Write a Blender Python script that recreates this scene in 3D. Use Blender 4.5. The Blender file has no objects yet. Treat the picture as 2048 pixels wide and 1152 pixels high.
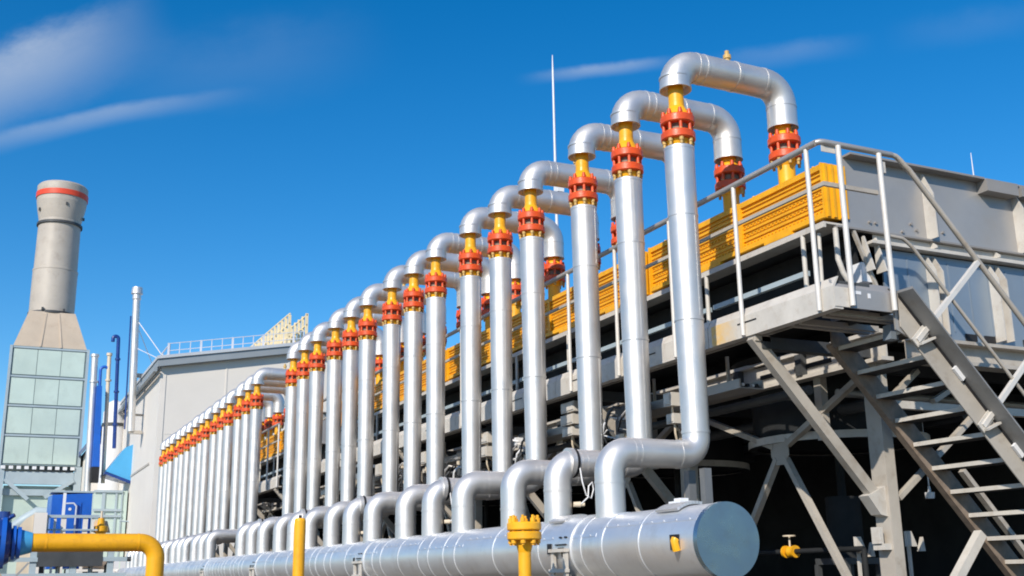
import bpy, bmesh, math, random
from mathutils import Vector, Matrix

random.seed(7)
sc = bpy.context.scene
COL = sc.collection
PI = math.pi

# ------------------------------------------------------------------ materials
def mat(name, col, rough=0.5, metal=0.0, var=0.08, scale=3.0, bump=0.0, bscale=40.0, dirt=0.0, dirtcol=(0.12, 0.09, 0.06), spec=0.5, stretch=(1, 1, 1), rvar=0.1):
    m = bpy.data.materials.new(name)
    m.use_nodes = True
    nt = m.node_tree
    N, L = nt.nodes, nt.links
    p = N['Principled BSDF']
    p.inputs['Roughness'].default_value = rough
    p.inputs['Metallic'].default_value = metal
    p.inputs['Specular IOR Level'].default_value = spec
    tc = N.new('ShaderNodeTexCoord')
    mp = N.new('ShaderNodeMapping')
    mp.inputs['Scale'].default_value = stretch
    L.new(tc.outputs['Object'], mp.inputs['Vector'])
    oi = N.new('ShaderNodeObjectInfo')
    mul = N.new('ShaderNodeVectorMath'); mul.operation = 'SCALE'
    comb = N.new('ShaderNodeCombineXYZ')
    for k in range(3):
        L.new(oi.outputs['Random'], comb.inputs[k])
    mul.inputs['Scale'].default_value = 37.0
    L.new(comb.outputs[0], mul.inputs[0])
    add = N.new('ShaderNodeVectorMath'); add.operation = 'ADD'
    L.new(mp.outputs[0], add.inputs[0]); L.new(mul.outputs[0], add.inputs[1])
    n1 = N.new('ShaderNodeTexNoise')
    n1.inputs['Scale'].default_value = scale
    n1.inputs['Detail'].default_value = 6
    n1.inputs['Roughness'].default_value = 0.6
    L.new(add.outputs[0], n1.inputs['Vector'])
    r1 = N.new('ShaderNodeMapRange')
    r1.inputs['From Min'].default_value = 0.3; r1.inputs['From Max'].default_value = 0.7
    r1.inputs['To Min'].default_value = 1 - var; r1.inputs['To Max'].default_value = 1 + var
    L.new(n1.outputs['Fac'], r1.inputs['Value'])
    sc_ = N.new('ShaderNodeVectorMath'); sc_.operation = 'SCALE'
    sc_.inputs[0].default_value = col
    L.new(r1.outputs[0], sc_.inputs['Scale'])
    out = sc_.outputs[0]
    if dirt > 0:
        n2 = N.new('ShaderNodeTexNoise')
        n2.inputs['Scale'].default_value = scale * 2.7
        n2.inputs['Detail'].default_value = 8
        n2.inputs['Roughness'].default_value = 0.7
        L.new(add.outputs[0], n2.inputs['Vector'])
        r2 = N.new('ShaderNodeMapRange')
        r2.inputs['From Min'].default_value = 0.52; r2.inputs['From Max'].default_value = 0.72
        r2.inputs['To Max'].default_value = dirt
        L.new(n2.outputs['Fac'], r2.inputs['Value'])
        mx = N.new('ShaderNodeMix'); mx.data_type = 'RGBA'
        L.new(r2.outputs[0], mx.inputs['Factor'])
        L.new(out, mx.inputs['A'])
        mx.inputs['B'].default_value = (*dirtcol, 1)
        out = mx.outputs['Result']
    L.new(out, p.inputs['Base Color'])
    rr = N.new('ShaderNodeMapRange')
    rr.inputs['From Min'].default_value = 0.3; rr.inputs['From Max'].default_value = 0.7
    rr.inputs['To Min'].default_value = max(0.03, rough - rvar); rr.inputs['To Max'].default_value = min(1, rough + rvar)
    n3 = N.new('ShaderNodeTexNoise'); n3.inputs['Scale'].default_value = scale * 1.7; n3.inputs['Detail'].default_value = 4
    L.new(add.outputs[0], n3.inputs['Vector']); L.new(n3.outputs['Fac'], rr.inputs['Value'])
    L.new(rr.outputs[0], p.inputs['Roughness'])
    if bump > 0:
        n4 = N.new('ShaderNodeTexNoise'); n4.inputs['Scale'].default_value = bscale; n4.inputs['Detail'].default_value = 3
        L.new(add.outputs[0], n4.inputs['Vector'])
        b = N.new('ShaderNodeBump'); b.inputs['Strength'].default_value = bump; b.inputs['Distance'].default_value = 0.01
        L.new(n4.outputs['Fac'], b.inputs['Height']); L.new(b.outputs[0], p.inputs['Normal'])
    return m

M = {}
M['alu'] = mat('aluminium_cladding', (0.69, 0.68, 0.665), 0.47, 0.72, 0.06, 2.2, 0.22, 3.5, 0.18, (0.42, 0.38, 0.33), rvar=0.07)
M['alu_big'] = mat('aluminium_header', (0.76, 0.775, 0.79), 0.42, 0.72, 0.07, 1.6, 0.24, 2.4, 0.24, (0.40, 0.36, 0.31), rvar=0.07)
M['alu_cap'] = mat('aluminium_cap', (0.24, 0.345, 0.43), 0.32, 0.85, 0.05, 3.0, 0.20, 3.0, 0.25, (0.22, 0.24, 0.25))
M['yellow'] = mat('yellow_paint', (0.82, 0.40, 0.010), 0.42, 0.0, 0.12, 3.0, 0.1, 30.0, 0.40, (0.42, 0.20, 0.02))
M['red'] = mat('red_orange_paint', (0.70, 0.085, 0.014), 0.38, 0.0, 0.16, 9.0, 0.15, 60.0, 0.55, (0.30, 0.04, 0.01))
M['stud'] = mat('stud_paint', (0.55, 0.36, 0.12), 0.6, 0.0, 0.15, 30.0)
M['steel'] = mat('grey_steel_paint', (0.42, 0.385, 0.335), 0.5, 0.0, 0.14, 2.0, 0.15, 25.0, 0.55, (0.24, 0.18, 0.12))
M['steel_light'] = mat('light_steel_paint', (0.56, 0.53, 0.48), 0.45, 0.0, 0.12, 3.0, 0.1, 30.0, 0.45, (0.33, 0.25, 0.17))
M['rail_white'] = mat('rail_paint', (0.66, 0.635, 0.595), 0.42, 0.1, 0.06, 4.0, 0.0, 30, 0.2, (0.42, 0.36, 0.28))
M['stair_flange'] = mat('shaded_flange_grey', (0.26, 0.262, 0.262), 0.55, 0.2, 0.14, 2.5, 0.15, 20, 0.4, (0.17, 0.14, 0.11))  # greyer than the web: underside shade put into the flange colour
M['tread_shade'] = mat('shaded_tread_plate', (0.035, 0.036, 0.038), 0.6, 0.1, 0.25, 4.0, spec=0.3)  # near-black: the shade under the treads put into their colour
M['zinc'] = mat('zinc_sheet', (0.39, 0.38, 0.37), 0.42, 0.40, 0.10, 0.9, 0.2, 3.0, 0.35, (0.36, 0.32, 0.27))
M['zinc_panel'] = mat('zinc_panel', (0.27, 0.325, 0.385), 0.42, 0.45, 0.10, 0.8, 0.15, 2.5, 0.15, (0.33, 0.30, 0.27))
M['gutter'] = mat('gutter_paint', (0.30, 0.285, 0.27), 0.5, 0.2, 0.08, 2.0)
M['dark'] = mat('deep_shade_dark', (0.022, 0.024, 0.026), 0.7, 0.0, 0.3, 2.0, spec=0.2)  # near-black: deep shade under the coolers put into the colour
M['dark_steel'] = mat('dark_steel', (0.07, 0.075, 0.08), 0.55, 0.2, 0.25, 2.0, spec=0.3)
M['rust_edge'] = mat('weathered_edge', (0.22, 0.17, 0.13), 0.6, 0.0, 0.3, 9.0)
M['frame_dark'] = mat('dark_grey_steel', (0.16, 0.17, 0.18), 0.5, 0.2, 0.15, 3.0)
M['black'] = mat('black_rubber', (0.02, 0.02, 0.022), 0.6, 0.0, 0.2, 5.0, spec=0.3)
M['hall'] = mat('hall_sandwich_panel', (0.71, 0.675, 0.62), 0.6, 0.0, 0.04, 0.35, 0.0, 10, 0.06, (0.42, 0.38, 0.33))
M['hall_trim'] = mat('hall_trim', (0.72, 0.68, 0.62), 0.5, 0.0, 0.04, 1.0)
M['fascia'] = mat('roof_fascia', (0.30, 0.335, 0.36), 0.5, 0.2, 0.08, 1.0)
M['fascia_top'] = mat('roof_edge', (0.62, 0.63, 0.64), 0.4, 0.3, 0.05, 1.0)
M['rail_cream'] = mat('cream_rail_paint', (0.78, 0.66, 0.42), 0.5, 0.0, 0.08, 3.0)
M['rail_pale'] = mat('pale_rail_paint', (0.62, 0.65, 0.72), 0.5, 0.1, 0.05, 3.0)
M['stack'] = mat('stack_paint', (0.45, 0.41, 0.355), 0.5, 0.0, 0.10, 0.8, 0.08, 6, 0.55, (0.30, 0.25, 0.20))
M['hood'] = mat('hood_paint', (0.50, 0.415, 0.32), 0.55, 0.0, 0.10, 0.7, 0.05, 5, 0.45, (0.38, 0.28, 0.19))
M['stack_band'] = mat('stack_red_band', (0.72, 0.07, 0.025), 0.5, 0.0, 0.10, 2.0)
M['pale_green'] = mat('pale_green_panel', (0.52, 0.63, 0.57), 0.5, 0.1, 0.08, 0.6, 0.05, 4, 0.35, (0.36, 0.43, 0.39))
M['seam_grey'] = mat('seam_grey', (0.20, 0.26, 0.27), 0.5, 0.2, 0.08, 2.0)
M['frame_blue_grey'] = mat('frame_blue_grey', (0.38, 0.46, 0.50), 0.5, 0.1, 0.08, 1.2, 0.05, 8, 0.15, (0.30, 0.33, 0.33))
M['blue'] = mat('blue_paint', (0.012, 0.11, 0.50), 0.35, 0.0, 0.12, 1.5)
M['blue_dark'] = mat('dark_blue_paint', (0.01, 0.045, 0.22), 0.3, 0.0, 0.12, 3.0)
M['sky_blue'] = mat('light_blue_paint', (0.07, 0.36, 0.66), 0.45, 0.0, 0.08, 1.0)
M['white'] = mat('white_paint', (0.74, 0.75, 0.77), 0.45, 0.0, 0.05, 2.0)
M['beige'] = mat('beige_paint', (0.66, 0.56, 0.42), 0.5, 0.0, 0.08, 2.0)
M['tan'] = mat('tan_concrete', (0.46, 0.34, 0.21), 0.8, 0.0, 0.20, 4.0, 0.3, 20)
M['concrete'] = mat('concrete', (0.34, 0.32, 0.29), 0.85, 0.0, 0.15, 2.0, 0.3, 20)

# ------------------------------------------------------------------ mesh builder
class MB:
    def __init__(self):
        self.bm = bmesh.new()
        self.mats = []
        self.cur = 0
    def m(self, material):
        if material not in self.mats:
            self.mats.append(material)
        self.cur = self.mats.index(material)
        return self
    def face(self, vs, smooth=False):
        try:
            f = self.bm.faces.new(vs)
        except ValueError:
            return None
        f.smooth = smooth
        f.material_index = self.cur
        return f
    def hexa(self, c):
        v = [self.bm.verts.new(p) for p in c]
        for q in ((0, 3, 2, 1), (4, 5, 6, 7), (0, 1, 5, 4), (1, 2, 6, 5), (2, 3, 7, 6), (3, 0, 4, 7)):
            self.face([v[i] for i in q])
        return self
    def box(self, x0, x1, y0, y1, z0, z1):
        x0, x1 = min(x0, x1), max(x0, x1); y0, y1 = min(y0, y1), max(y0, y1); z0, z1 = min(z0, z1), max(z0, z1)
        return self.hexa([(x0, y0, z0), (x1, y0, z0), (x1, y1, z0), (x0, y1, z0), (x0, y0, z1), (x1, y0, z1), (x1, y1, z1), (x0, y1, z1)])
    def bar(self, p, q, w, h, up=(0, 0, 1)):
        """box bar from p to q: w across, h along the 'up' side"""
        p, q = Vector(p), Vector(q)
        d = (q - p).normalized()
        s = d.cross(Vector(up))
        if s.length < 1e-4:
            s = d.cross(Vector((0, 1, 0)))
        s.normalize()
        u = s.cross(d).normalized()
        a, b = s * (w / 2), u * (h / 2)
        return self.hexa([p - a - b, p + a - b, q + a - b, q - a - b, p - a + b, p + a + b, q + a + b, q - a + b])
    def prism(self, pts, axis, a, b):
        """pts 2-D outline extruded along axis 'x','y','z' from a to b"""
        def P(u, v, t):
            return {'x': (t, u, v), 'y': (u, t, v), 'z': (u, v, t)}[axis]
        A = [self.bm.verts.new(P(u, v, a)) for u, v in pts]
        B = [self.bm.verts.new(P(u, v, b)) for u, v in pts]
        self.face(A); self.face(B[::-1])
        n = len(pts)
        for i in range(n):
            j = (i + 1) % n
            self.face([A[i], B[i], B[j], A[j]])
        return self
    def tube(self, path, r, seg=12, caps=True):
        """sweep a circle along a polyline; r is a number or one per point"""
        path = [Vector(p) for p in path]
        n = len(path)
        rs = r if isinstance(r, (list, tuple)) else [r] * n
        t0 = (path[1] - path[0]).normalized()
        ref = Vector((0, 0, 1)) if abs(t0.z) < 0.9 else Vector((0, 1, 0))
        s = t0.cross(ref).normalized()
        rings = []
        prev = t0
        for i in range(n):
            if i == 0:
                t = t0
            elif i == n - 1:
                t = (path[i] - path[i - 1]).normalized()
            else:
                t = ((path[i] - path[i - 1]).normalized() + (path[i + 1] - path[i]).normalized()).normalized()
            q = prev.rotation_difference(t)
            s = (q @ s).normalized()
            s = (s - t * s.dot(t)).normalized()
            u = t.cross(s)
            rings.append([self.bm.verts.new(path[i] + (s * math.cos(2 * PI * k / seg) + u * math.sin(2 * PI * k / seg)) * rs[i]) for k in range(seg)])
            prev = t
        for i in range(n - 1):
            for k in range(seg):
                j = (k + 1) % seg
                self.face([rings[i][k], rings[i][j], rings[i + 1][j], rings[i + 1][k]], True)
        if caps:
            for ring, rev in ((rings[0], True), (rings[-1], False)):
                vs = [self.bm.verts.new(v.co) for v in ring]
                self.face(vs[::-1] if rev else vs)
        return self
    def rod(self, p, q, r, seg=10, caps=True):
        return self.tube([p, q], r, seg, caps)
    def lathe(self, base, axis, prof, seg=20):
        """prof: (distance along axis, radius); sharp profile: every span has its own verts"""
        b, a = Vector(base), Vector(axis).normalized()
        ref = Vector((0, 0, 1)) if abs(a.z) < 0.9 else Vector((1, 0, 0))
        s = a.cross(ref).normalized(); u = a.cross(s)
        for (h0, r0), (h1, r1) in zip(prof[:-1], prof[1:]):
            R = []
            for h, r in ((h0, r0), (h1, r1)):
                R.append([self.bm.verts.new(b + a * h + (s * math.cos(2 * PI * k / seg) + u * math.sin(2 * PI * k / seg)) * max(r, 1e-4)) for k in range(seg)])
            flat = abs(h1 - h0) < 1e-6
            for k in range(seg):
                j = (k + 1) % seg
                self.face([R[0][k], R[0][j], R[1][j], R[1][k]], not flat)
        return self
    def build(self, name, material=None, parent=None, loc=None):
        if material is not None and not self.mats:
            self.mats = [material]
        bm = self.bm
        bmesh.ops.recalc_face_normals(bm, faces=bm.faces[:])
        off = Vector(loc) if loc is not None else (Vector(parent['_o']) if parent is not None else Vector((0, 0, 0)))
        if off.length > 0:
            bmesh.ops.translate(bm, verts=bm.verts[:], vec=-off)
        me = bpy.data.meshes.new(name)
        bm.to_mesh(me); bm.free()
        for mm in self.mats:
            me.materials.append(mm)
        o = bpy.data.objects.new(name, me)
        COL.objects.link(o)
        if parent is not None:
            o.parent = parent
            o['_o'] = [0.0, 0.0, 0.0] if loc is None else list(loc)
            o['_o'] = list(parent['_o'])
        else:
            o.location = off
            o['_o'] = list(off)
        return o

def tag(o, label, cat, group=None, kind=None):
    o['label'] = label; o['category'] = cat
    if group: o['group'] = group
    if kind: o['kind'] = kind
    return o

def thing(name, label, cat, loc, group=None):
    o = bpy.data.objects.new(name, None)
    o.empty_display_size = 0.2
    COL.objects.link(o)
    o.location = loc
    o['_o'] = list(loc)
    return tag(o, label, cat, group)

def copy_tree(o, parent=None):
    c = o.copy(); COL.objects.link(c)
    if parent is not None:
        c.parent = parent
    for ch in list(o.children):
        copy_tree(ch, c)
    return c

def arc(c, a0, a1, r, ex, ez, n=7):
    """points of an arc round c in the plane of ex, ez"""
    c, ex, ez = Vector(c), Vector(ex), Vector(ez)
    return [c + ex * (r * math.cos(a0 + (a1 - a0) * k / n)) + ez * (r * math.sin(a0 + (a1 - a0) * k / n)) for k in range(n + 1)]

ORD = ['first', 'second', 'third', 'fourth', 'fifth', 'sixth', 'seventh', 'eighth', 'ninth', 'tenth', 'eleventh', 'twelfth', 'thirteenth', 'fourteenth', 'fifteenth', 'sixteenth', 'seventeenth', 'eighteenth']

# ------------------------------------------------------------------ camera
F, YAW, PITCH, ROLL = 2202.1241, 0.4460, 0.2563, -0.0152
cy, sy, cp, sp, cr, sr = math.cos(YAW), math.sin(YAW), math.cos(PITCH), math.sin(PITCH), math.cos(ROLL), math.sin(ROLL)
fw = Vector((sy * cp, cy * cp, sp)); rt = Vector((cy, -sy, 0)); up = rt.cross(fw)
cx_ = rt * cr + up * sr; cu_ = -rt * sr + up * cr
cam = bpy.data.cameras.new('camera')
cam.sensor_width = 36.0
cam.lens = F / 2048 * 36.0
cam.clip_end = 3000
camo = bpy.data.objects.new('camera', cam)
COL.objects.link(camo)
camo.matrix_world = Matrix(((cx_.x, cu_.x, -fw.x, 0), (cx_.y, cu_.y, -fw.y, 0), (cx_.z, cu_.z, -fw.z, 1.6), (0, 0, 0, 1)))
sc.camera = camo

# ------------------------------------------------------------------ light and sky
SUN_EL, SUN_AZ = math.radians(32.5), math.radians(49.0)      # azimuth from -Y towards -X
sd = Vector((-math.sin(SUN_AZ) * math.cos(SUN_EL), -math.cos(SUN_AZ) * math.cos(SUN_EL), math.sin(SUN_EL)))
sun = bpy.data.lights.new('sun', 'SUN')
sun.energy = 5.0
sun.angle = math.radians(0.5)
sun.color = (1.0, 0.91, 0.79)
suno = bpy.data.objects.new('sun', sun)
COL.objects.link(suno)
suno.rotation_euler = sd.to_track_quat('Z', 'Y').to_euler()
suno.location = (-20, -10, 30)

w = bpy.data.worlds.new('World'); sc.world = w
w.use_nodes = True
nt = w.node_tree; N, L = nt.nodes, nt.links
N.clear()
wo = N.new('ShaderNodeOutputWorld'); bg = N.new('ShaderNodeBackground')
L.new(bg.outputs[0], wo.inputs['Surface'])
sky = N.new('ShaderNodeTexSky'); sky.sky_type = 'NISHITA'
sky.sun_disc = False
sky.sun_elevation = SUN_EL
sky.sun_rotation = math.atan2(sd.x, sd.y)
sky.air_density = 1.0; sky.dust_density = 0.1; sky.ozone_density = 4.0
SKY_STRENGTH = 0.15
bg.inputs['Strength'].default_value = SKY_STRENGTH
hs = N.new('ShaderNodeHueSaturation')
hs.inputs['Saturation'].default_value = 1.37
hs.inputs['Value'].default_value = 0.98
L.new(sky.outputs[0], hs.inputs['Color'])
tc = N.new('ShaderNodeTexCoord')
def mth(op, a, b=None, clamp=False):
    n = N.new('ShaderNodeMath'); n.operation = op; n.use_clamp = clamp
    for i, v in enumerate((a, b)):
        if v is None: continue
        if isinstance(v, (int, float)): n.inputs[i].default_value = v
        else: L.new(v, n.inputs[i])
    return n.outputs[0]
def dot(vec):
    n = N.new('ShaderNodeVectorMath'); n.operation = 'DOT_PRODUCT'
    L.new(tc.outputs['Generated'], n.inputs[0]); n.inputs[1].default_value = vec
    return n.outputs['Value']
# wisps of cirrus: each one a streak on the sky dome, given by where it starts and ends (directions) and its width
def streak(d0, d1, wlo, whi, strength, seed, bend=0.0, fade=0.195, fiber=16.0):
    d0, d1 = Vector(d0).normalized(), Vector(d1).normalized()
    c = (d0 + d1).normalized()
    a = (d1 - d0); half = a.length / 2; a.normalize()
    b = c.cross(a).normalized()
    u = mth('DIVIDE', dot(a), half)
    v = mth('ADD', dot(b), mth('MULTIPLY', mth('MULTIPLY', u, u), bend))
    front = mth('GREATER_THAN', dot(c), 0.5)
    cmb = N.new('ShaderNodeCombineXYZ')
    L.new(mth('MULTIPLY', u, 1.2), cmb.inputs[0]); L.new(mth('MULTIPLY', v, fiber), cmb.inputs[1]); cmb.inputs[2].default_value = seed
    nz = N.new('ShaderNodeTexNoise'); nz.inputs['Scale'].default_value = 2.2; nz.inputs['Detail'].default_value = 8; nz.inputs['Roughness'].default_value = 0.62
    L.new(cmb.outputs[0], nz.inputs['Vector'])
    vv = mth('ADD', v, mth('MULTIPLY', mth('SUBTRACT', nz.outputs['Fac'], 0.5), (wlo + whi) * 0.32))
    pos = N.new('ShaderNodeMapRange'); pos.interpolation_type = 'SMOOTHSTEP'
    pos.inputs['From Min'].default_value = whi; pos.inputs['From Max'].default_value = 0
    L.new(vv, pos.inputs['Value'])
    neg = N.new('ShaderNodeMapRange'); neg.interpolation_type = 'SMOOTHSTEP'
    neg.inputs['From Min'].default_value = -wlo; neg.inputs['From Max'].default_value = 0
    L.new(vv, neg.inputs['Value'])
    end = N.new('ShaderNodeMapRange'); end.interpolation_type = 'SMOOTHSTEP'
    end.inputs['From Min'].default_value = 1.05; end.inputs['From Max'].default_value = 1.05 - fade * 5
    L.new(mth('ABSOLUTE', u), end.inputs['Value'])
    tex = mth('ADD', mth('MULTIPLY', nz.outputs['Fac'], 0.9), 0.45)
    k = mth('MULTIPLY', mth('MULTIPLY', pos.outputs[0], neg.outputs[0]), mth('MULTIPLY', end.outputs[0], front))
    return mth('MULTIPLY', mth('MULTIPLY', k, tex), strength)
def pix(x, y):                                       # a view direction, used only to say where on the dome a cloud lies
    return fw * F + cx_ * (x - 1024) - cu_ * (y - 576)
STREAKS = [
    (pix(-330, 262), pix(330, 2), 0.026, 0.060, 0.42, 1.3, 0.0),
    (pix(-220, 318), pix(520, 158), 0.007, 0.015, 0.25, 4.1, -0.010),
    (pix(150, 175), pix(800, 70), 0.05, 0.05, 0.05, 7.7, 0.0),
    (pix(1030, 156), pix(1380, 116), 0.006, 0.010, 0.28, 2.6, 0.0),
    (pix(1380, 130), pix(1760, 75), 0.011, 0.018, 0.10, 9.2, 0.0),
    (pix(1750, 80), pix(2150, 20), 0.02, 0.02, 0.04, 5.5, 0.0),
]
tot = None
for s_ in STREAKS:
    k = streak(*s_)
    tot = k if tot is None else mth('ADD', tot, k, True)
mixc = N.new('ShaderNodeMix'); mixc.data_type = 'RGBA'
L.new(tot, mixc.inputs['Factor'])
L.new(hs.outputs[0], mixc.inputs['A'])
mixc.inputs['B'].default_value = (5.0, 5.3, 5.6, 1)
L.new(mixc.outputs['Result'], bg.inputs['Color'])

sc.view_settings.view_transform = 'Standard'
sc.view_settings.look = 'None'
sc.view_settings.exposure = 0.0
sc.cycles.use_denoising = True
sc.cycles.max_bounces = 6
sc.cycles.filter_width = 1.9

# ------------------------------------------------------------------ ground
g = MB()
S = 900
g.face([g.bm.verts.new(p) for p in ((-S, -S, 0), (S, -S, 0), (S, S, 0), (-S, S, 0))])
gm = mat('gravel_ground', (0.16, 0.13, 0.095), 0.95, 0.0, 0.25, 0.35, 0.5, 6.0, 0.35, (0.10, 0.08, 0.06))
go = g.build('ground', gm)
go['kind'] = 'structure'
g = MB()
g.box(6.35, 22.0, 6.0, 47.0, -0.1, 0.05)
pad = g.build('added_dark_pad', mat('bounce_cut_dark', (0.045, 0.045, 0.046), 0.9, 0.0, 0.2, 1.2, 0.4, 12.0, 0.3, (0.03, 0.03, 0.03), spec=0.2))  # unseen dark pad, added to cut light bouncing up under the coolers
pad['kind'] = 'structure'

# ------------------------------------------------------------------ dimensions shared by the pipework and the coolers
XR, XH, XN, XB, YE = 6.16, 5.18, 7.55, 7.42, 8.15
TRIO, PITCH_Y = 3.42, 1.02
SEC = [(8.82, 5, 8.17, 25.4), (28.20, 5, 27.55, 44.75)]
YS1 = [8.82 + TRIO * k + PITCH_Y * j for k in range(5) for j in range(3)]
YS2 = [28.20 + TRIO * k + PITCH_Y * j for k in range(5) for j in range(3)]

# ------------------------------------------------------------------ riser pipes
def elbow_path(pts, r, n=7):
    """polyline with its inner corners rounded to radius r (number or list)"""
    pts = [Vector(p) for p in pts]
    out = [pts[0]]
    for i in range(1, len(pts) - 1):
        ri = r[i - 1] if isinstance(r, (list, tuple)) else r
        a = (pts[i - 1] - pts[i]).normalized(); b = (pts[i + 1] - pts[i]).normalized()
        c = pts[i] + (a + b) * ri
        for k in range(n + 1):
            t = PI / 2 * k / n
            out.append(c - b * (ri * math.cos(t)) - a * (ri * math.sin(t)))
    out.append(pts[-1])
    return out

def ring_on(mb, p, axis, r, wdt=0.03, seg=24, out=0.004):
    mb.lathe(Vector(p) - Vector(axis).normalized() * wdt / 2, axis, [(0, r - 0.004), (0, r + out), (wdt, r + out), (wdt, r - 0.004)], seg)

def flange_disc(mb, x, z0, z1, r, seg=28):
    c = 0.012
    mb.lathe((x, 0, z0), (0, 0, 1), [(0, 0.05), (0, r - c), (c, r), (z1 - z0 - c, r), (z1 - z0, r - c), (z1 - z0, 0.05)], seg)

def make_riser(kind, detail):
    """kind 0, 1, 2: place inside its group of three"""
    seg = 28 if detail else 16
    t = thing('riser_pipe', 'x', 'pipe', (XR, 0, 0))
    t['_o'] = [XR, 0.0, 0.0]
    mb = MB()
    zl = 2.70
    mb.tube(elbow_path([(XH, 0, 2.06), (XH, 0, zl), (XR, 0, zl), (XR, 0, 5.83)], [0.20, 0.17], 8), [0.138] * 1 + [0.138] * 9 + [0.133] * 9 + [0.155] * 1, seg)
    # the upright is a little thicker than the lower run
    ring_on(mb, (XH, 0, 2.30 if kind == 2 else 2.42), (0, 0, 1), 0.138, 0.025, seg)
    ring_on(mb, (XH + 0.24, 0, zl), (1, 0, 0), 0.135, 0.03, seg)
    ring_on(mb, (XH + 0.30, 0, zl), (1, 0, 0), 0.135, 0.02, seg)
    ring_on(mb, (XR - 0.22, 0, zl), (1, 0, 0), 0.133, 0.03, seg)
    ring_on(mb, (XR, 0, 2.92), (0, 0, 1), 0.135, 0.03, seg)
    ring_on(mb, (XR, 0, 4.02), (0, 0, 1), 0.144, 0.02, seg)
    ring_on(mb, (XR, 0, 5.10), (0, 0, 1), 0.150, 0.02, seg)
    ring_on(mb, (XR, 0, 5.82), (0, 0, 1), 0.154, 0.03, seg)
    for a_, z0, z1 in ((-2.0 + kind * 0.5, 2.95, 4.0), (-1.25 - kind * 0.3, 4.05, 5.09), (-2.4 + kind * 0.7, 5.12, 5.8)):
        r0, r1 = 0.133 + (z0 - 2.9) * 0.0075, 0.133 + (z1 - 2.9) * 0.0075
        ca, sa = math.cos(a_), math.sin(a_)
        mb.bar((XR + (r0 - 0.001) * ca, (r0 - 0.001) * sa, z0), (XR + (r1 - 0.001) * ca, (r1 - 0.001) * sa, z1), 0.006, 0.022, (-sa, ca, 0))
        if detail:
            for q in range(9):
                zz = z0 + (z1 - z0) * (q + 0.5) / 9; rr = r0 + (r1 - r0) * (q + 0.5) / 9 + 0.001
                mb.rod((XR + rr * ca, rr * sa, zz), (XR + (rr + 0.006) * ca, (rr + 0.006) * sa, zz), 0.006, 5)
    mb.build('lower_jacket', M['alu'], t)
    if kind == 1:
        mb = MB()
        mb.lathe((XH + 0.155, 0, zl), (1, 0, 0), [(0, 0.05), (0, 0.150), (0.035, 0.150), (0.035, 0.05)], seg)
        mb.build('black_gap_ring', M['black'], t)
        mb = MB()
        mb.lathe((XH + 0.10, -0.02, zl), (1, 0, 0), [(0, 0.03), (0, 0.147), (0.05, 0.149), (0.05, 0.03)], seg)
        mb.build('jacket_cap', M['alu'], t)
        mb = MB()
        mb.tube([(XH + 0.19, -0.13, zl - 0.06), (XH + 0.20, -0.15, zl - 0.2), (XH + 0.24, -0.15, zl - 0.33), (XH + 0.30, -0.14, zl - 0.36), (XH + 0.33, -0.14, zl - 0.27), (XH + 0.31, -0.15, zl - 0.2), (XH + 0.27, -0.15, zl - 0.24), (XH + 0.26, -0.15, zl - 0.35), (XH + 0.18, -0.14, zl - 0.42)], 0.008, 6)
        mb.build('sensor_cable', M['white'], t)
        mb = MB()
        mb.lathe((XH + 0.12, -0.10, zl - 0.42), (0.9, -0.3, 0), [(0, 0.004), (0, 0.026), (0.07, 0.03), (0.075, 0.022), (0.11, 0.022), (0.11, 0.004)], 10)
        mb.build('sensor_head', M['beige'], t)
    # upper gooseneck
    mb = MB()
    zu = 6.79
    mb.tube(elbow_path([(XR, 0, 6.485), (XR, 0, zu), (XN, 0, zu), (XN, 0, 6.285)], 0.235, 8), 0.163, seg, caps=False)
    for p_ in ((XR, 0, 6.485), (XN, 0, 6.285)):
        mb.lathe(p_, (0, 0, 1), [(0.05, 0.07), (0.05, 0.12), (0, 0.158), (0, 0.168), (0.03, 0.168), (0.03, 0.16)], seg)
    ring_on(mb, (XR + 0.25, 0, zu), (1, 0, 0), 0.163, 0.03, seg)
    ring_on(mb, (XR + 0.34, 0, zu), (1, 0, 0), 0.163, 0.025, seg)
    ring_on(mb, (XR + 0.76, 0, zu), (1, 0, 0), 0.163, 0.04, seg, 0.006)
    ring_on(mb, (XN - 0.26, 0, zu), (1, 0, 0), 0.163, 0.03, seg)
    ring_on(mb, (XN, 0, 6.53), (0, 0, 1), 0.163, 0.02, seg)
    ring_on(mb, (XR, 0, 6.62), (0, 0, 1), 0.163, 0.02, seg)
    goose = mb.build('gooseneck_jacket', M['alu'], t)
    if kind == 0:
        mb = MB()
        mb.lathe((XR + 0.70, 0, zu + 0.14), (0, 0, 1), [(0, 0.03), (0.06, 0.03), (0.06, 0.045), (0.10, 0.045), (0.10, 0.025), (0.15, 0.025), (0.15, 0.002)], 10)
        mb.build('air_vent', M['stud'], t)
    # yellow necks
    mb = MB()
    mb.lathe((XR, 0, 6.19), (0, 0, 1), [(0, 0.135), (0.045, 0.115), (0.10, 0.085), (0.14, 0.080), (0.36, 0.080)], seg)
    mb.build('upper_neck', M['yellow'], t)
    mb = MB().m(M['yellow'])
    mb.lathe((XR, 0, 5.82), (0, 0, 1), [(0, 0.10), (0.04, 0.115), (0.10, 0.135)], seg)
    mb.m(M['rust_edge']).lathe((XR, 0, 5.98), (0, 0, 1), [(0, 0.105), (0.12, 0.105)], seg)
    mb.build('lower_neck', M['yellow'], t)
    mb = MB().m(M['yellow'])
    mb.lathe((XN, 0, 5.60), (0, 0, 1), [(0, 0.095), (0.24, 0.095), (0.31, 0.13), (0.34, 0.13)], seg)
    mb.lathe((XN, 0, 6.16), (0, 0, 1), [(0, 0.13), (0.05, 0.115), (0.09, 0.088), (0.22, 0.088)], seg)
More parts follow.
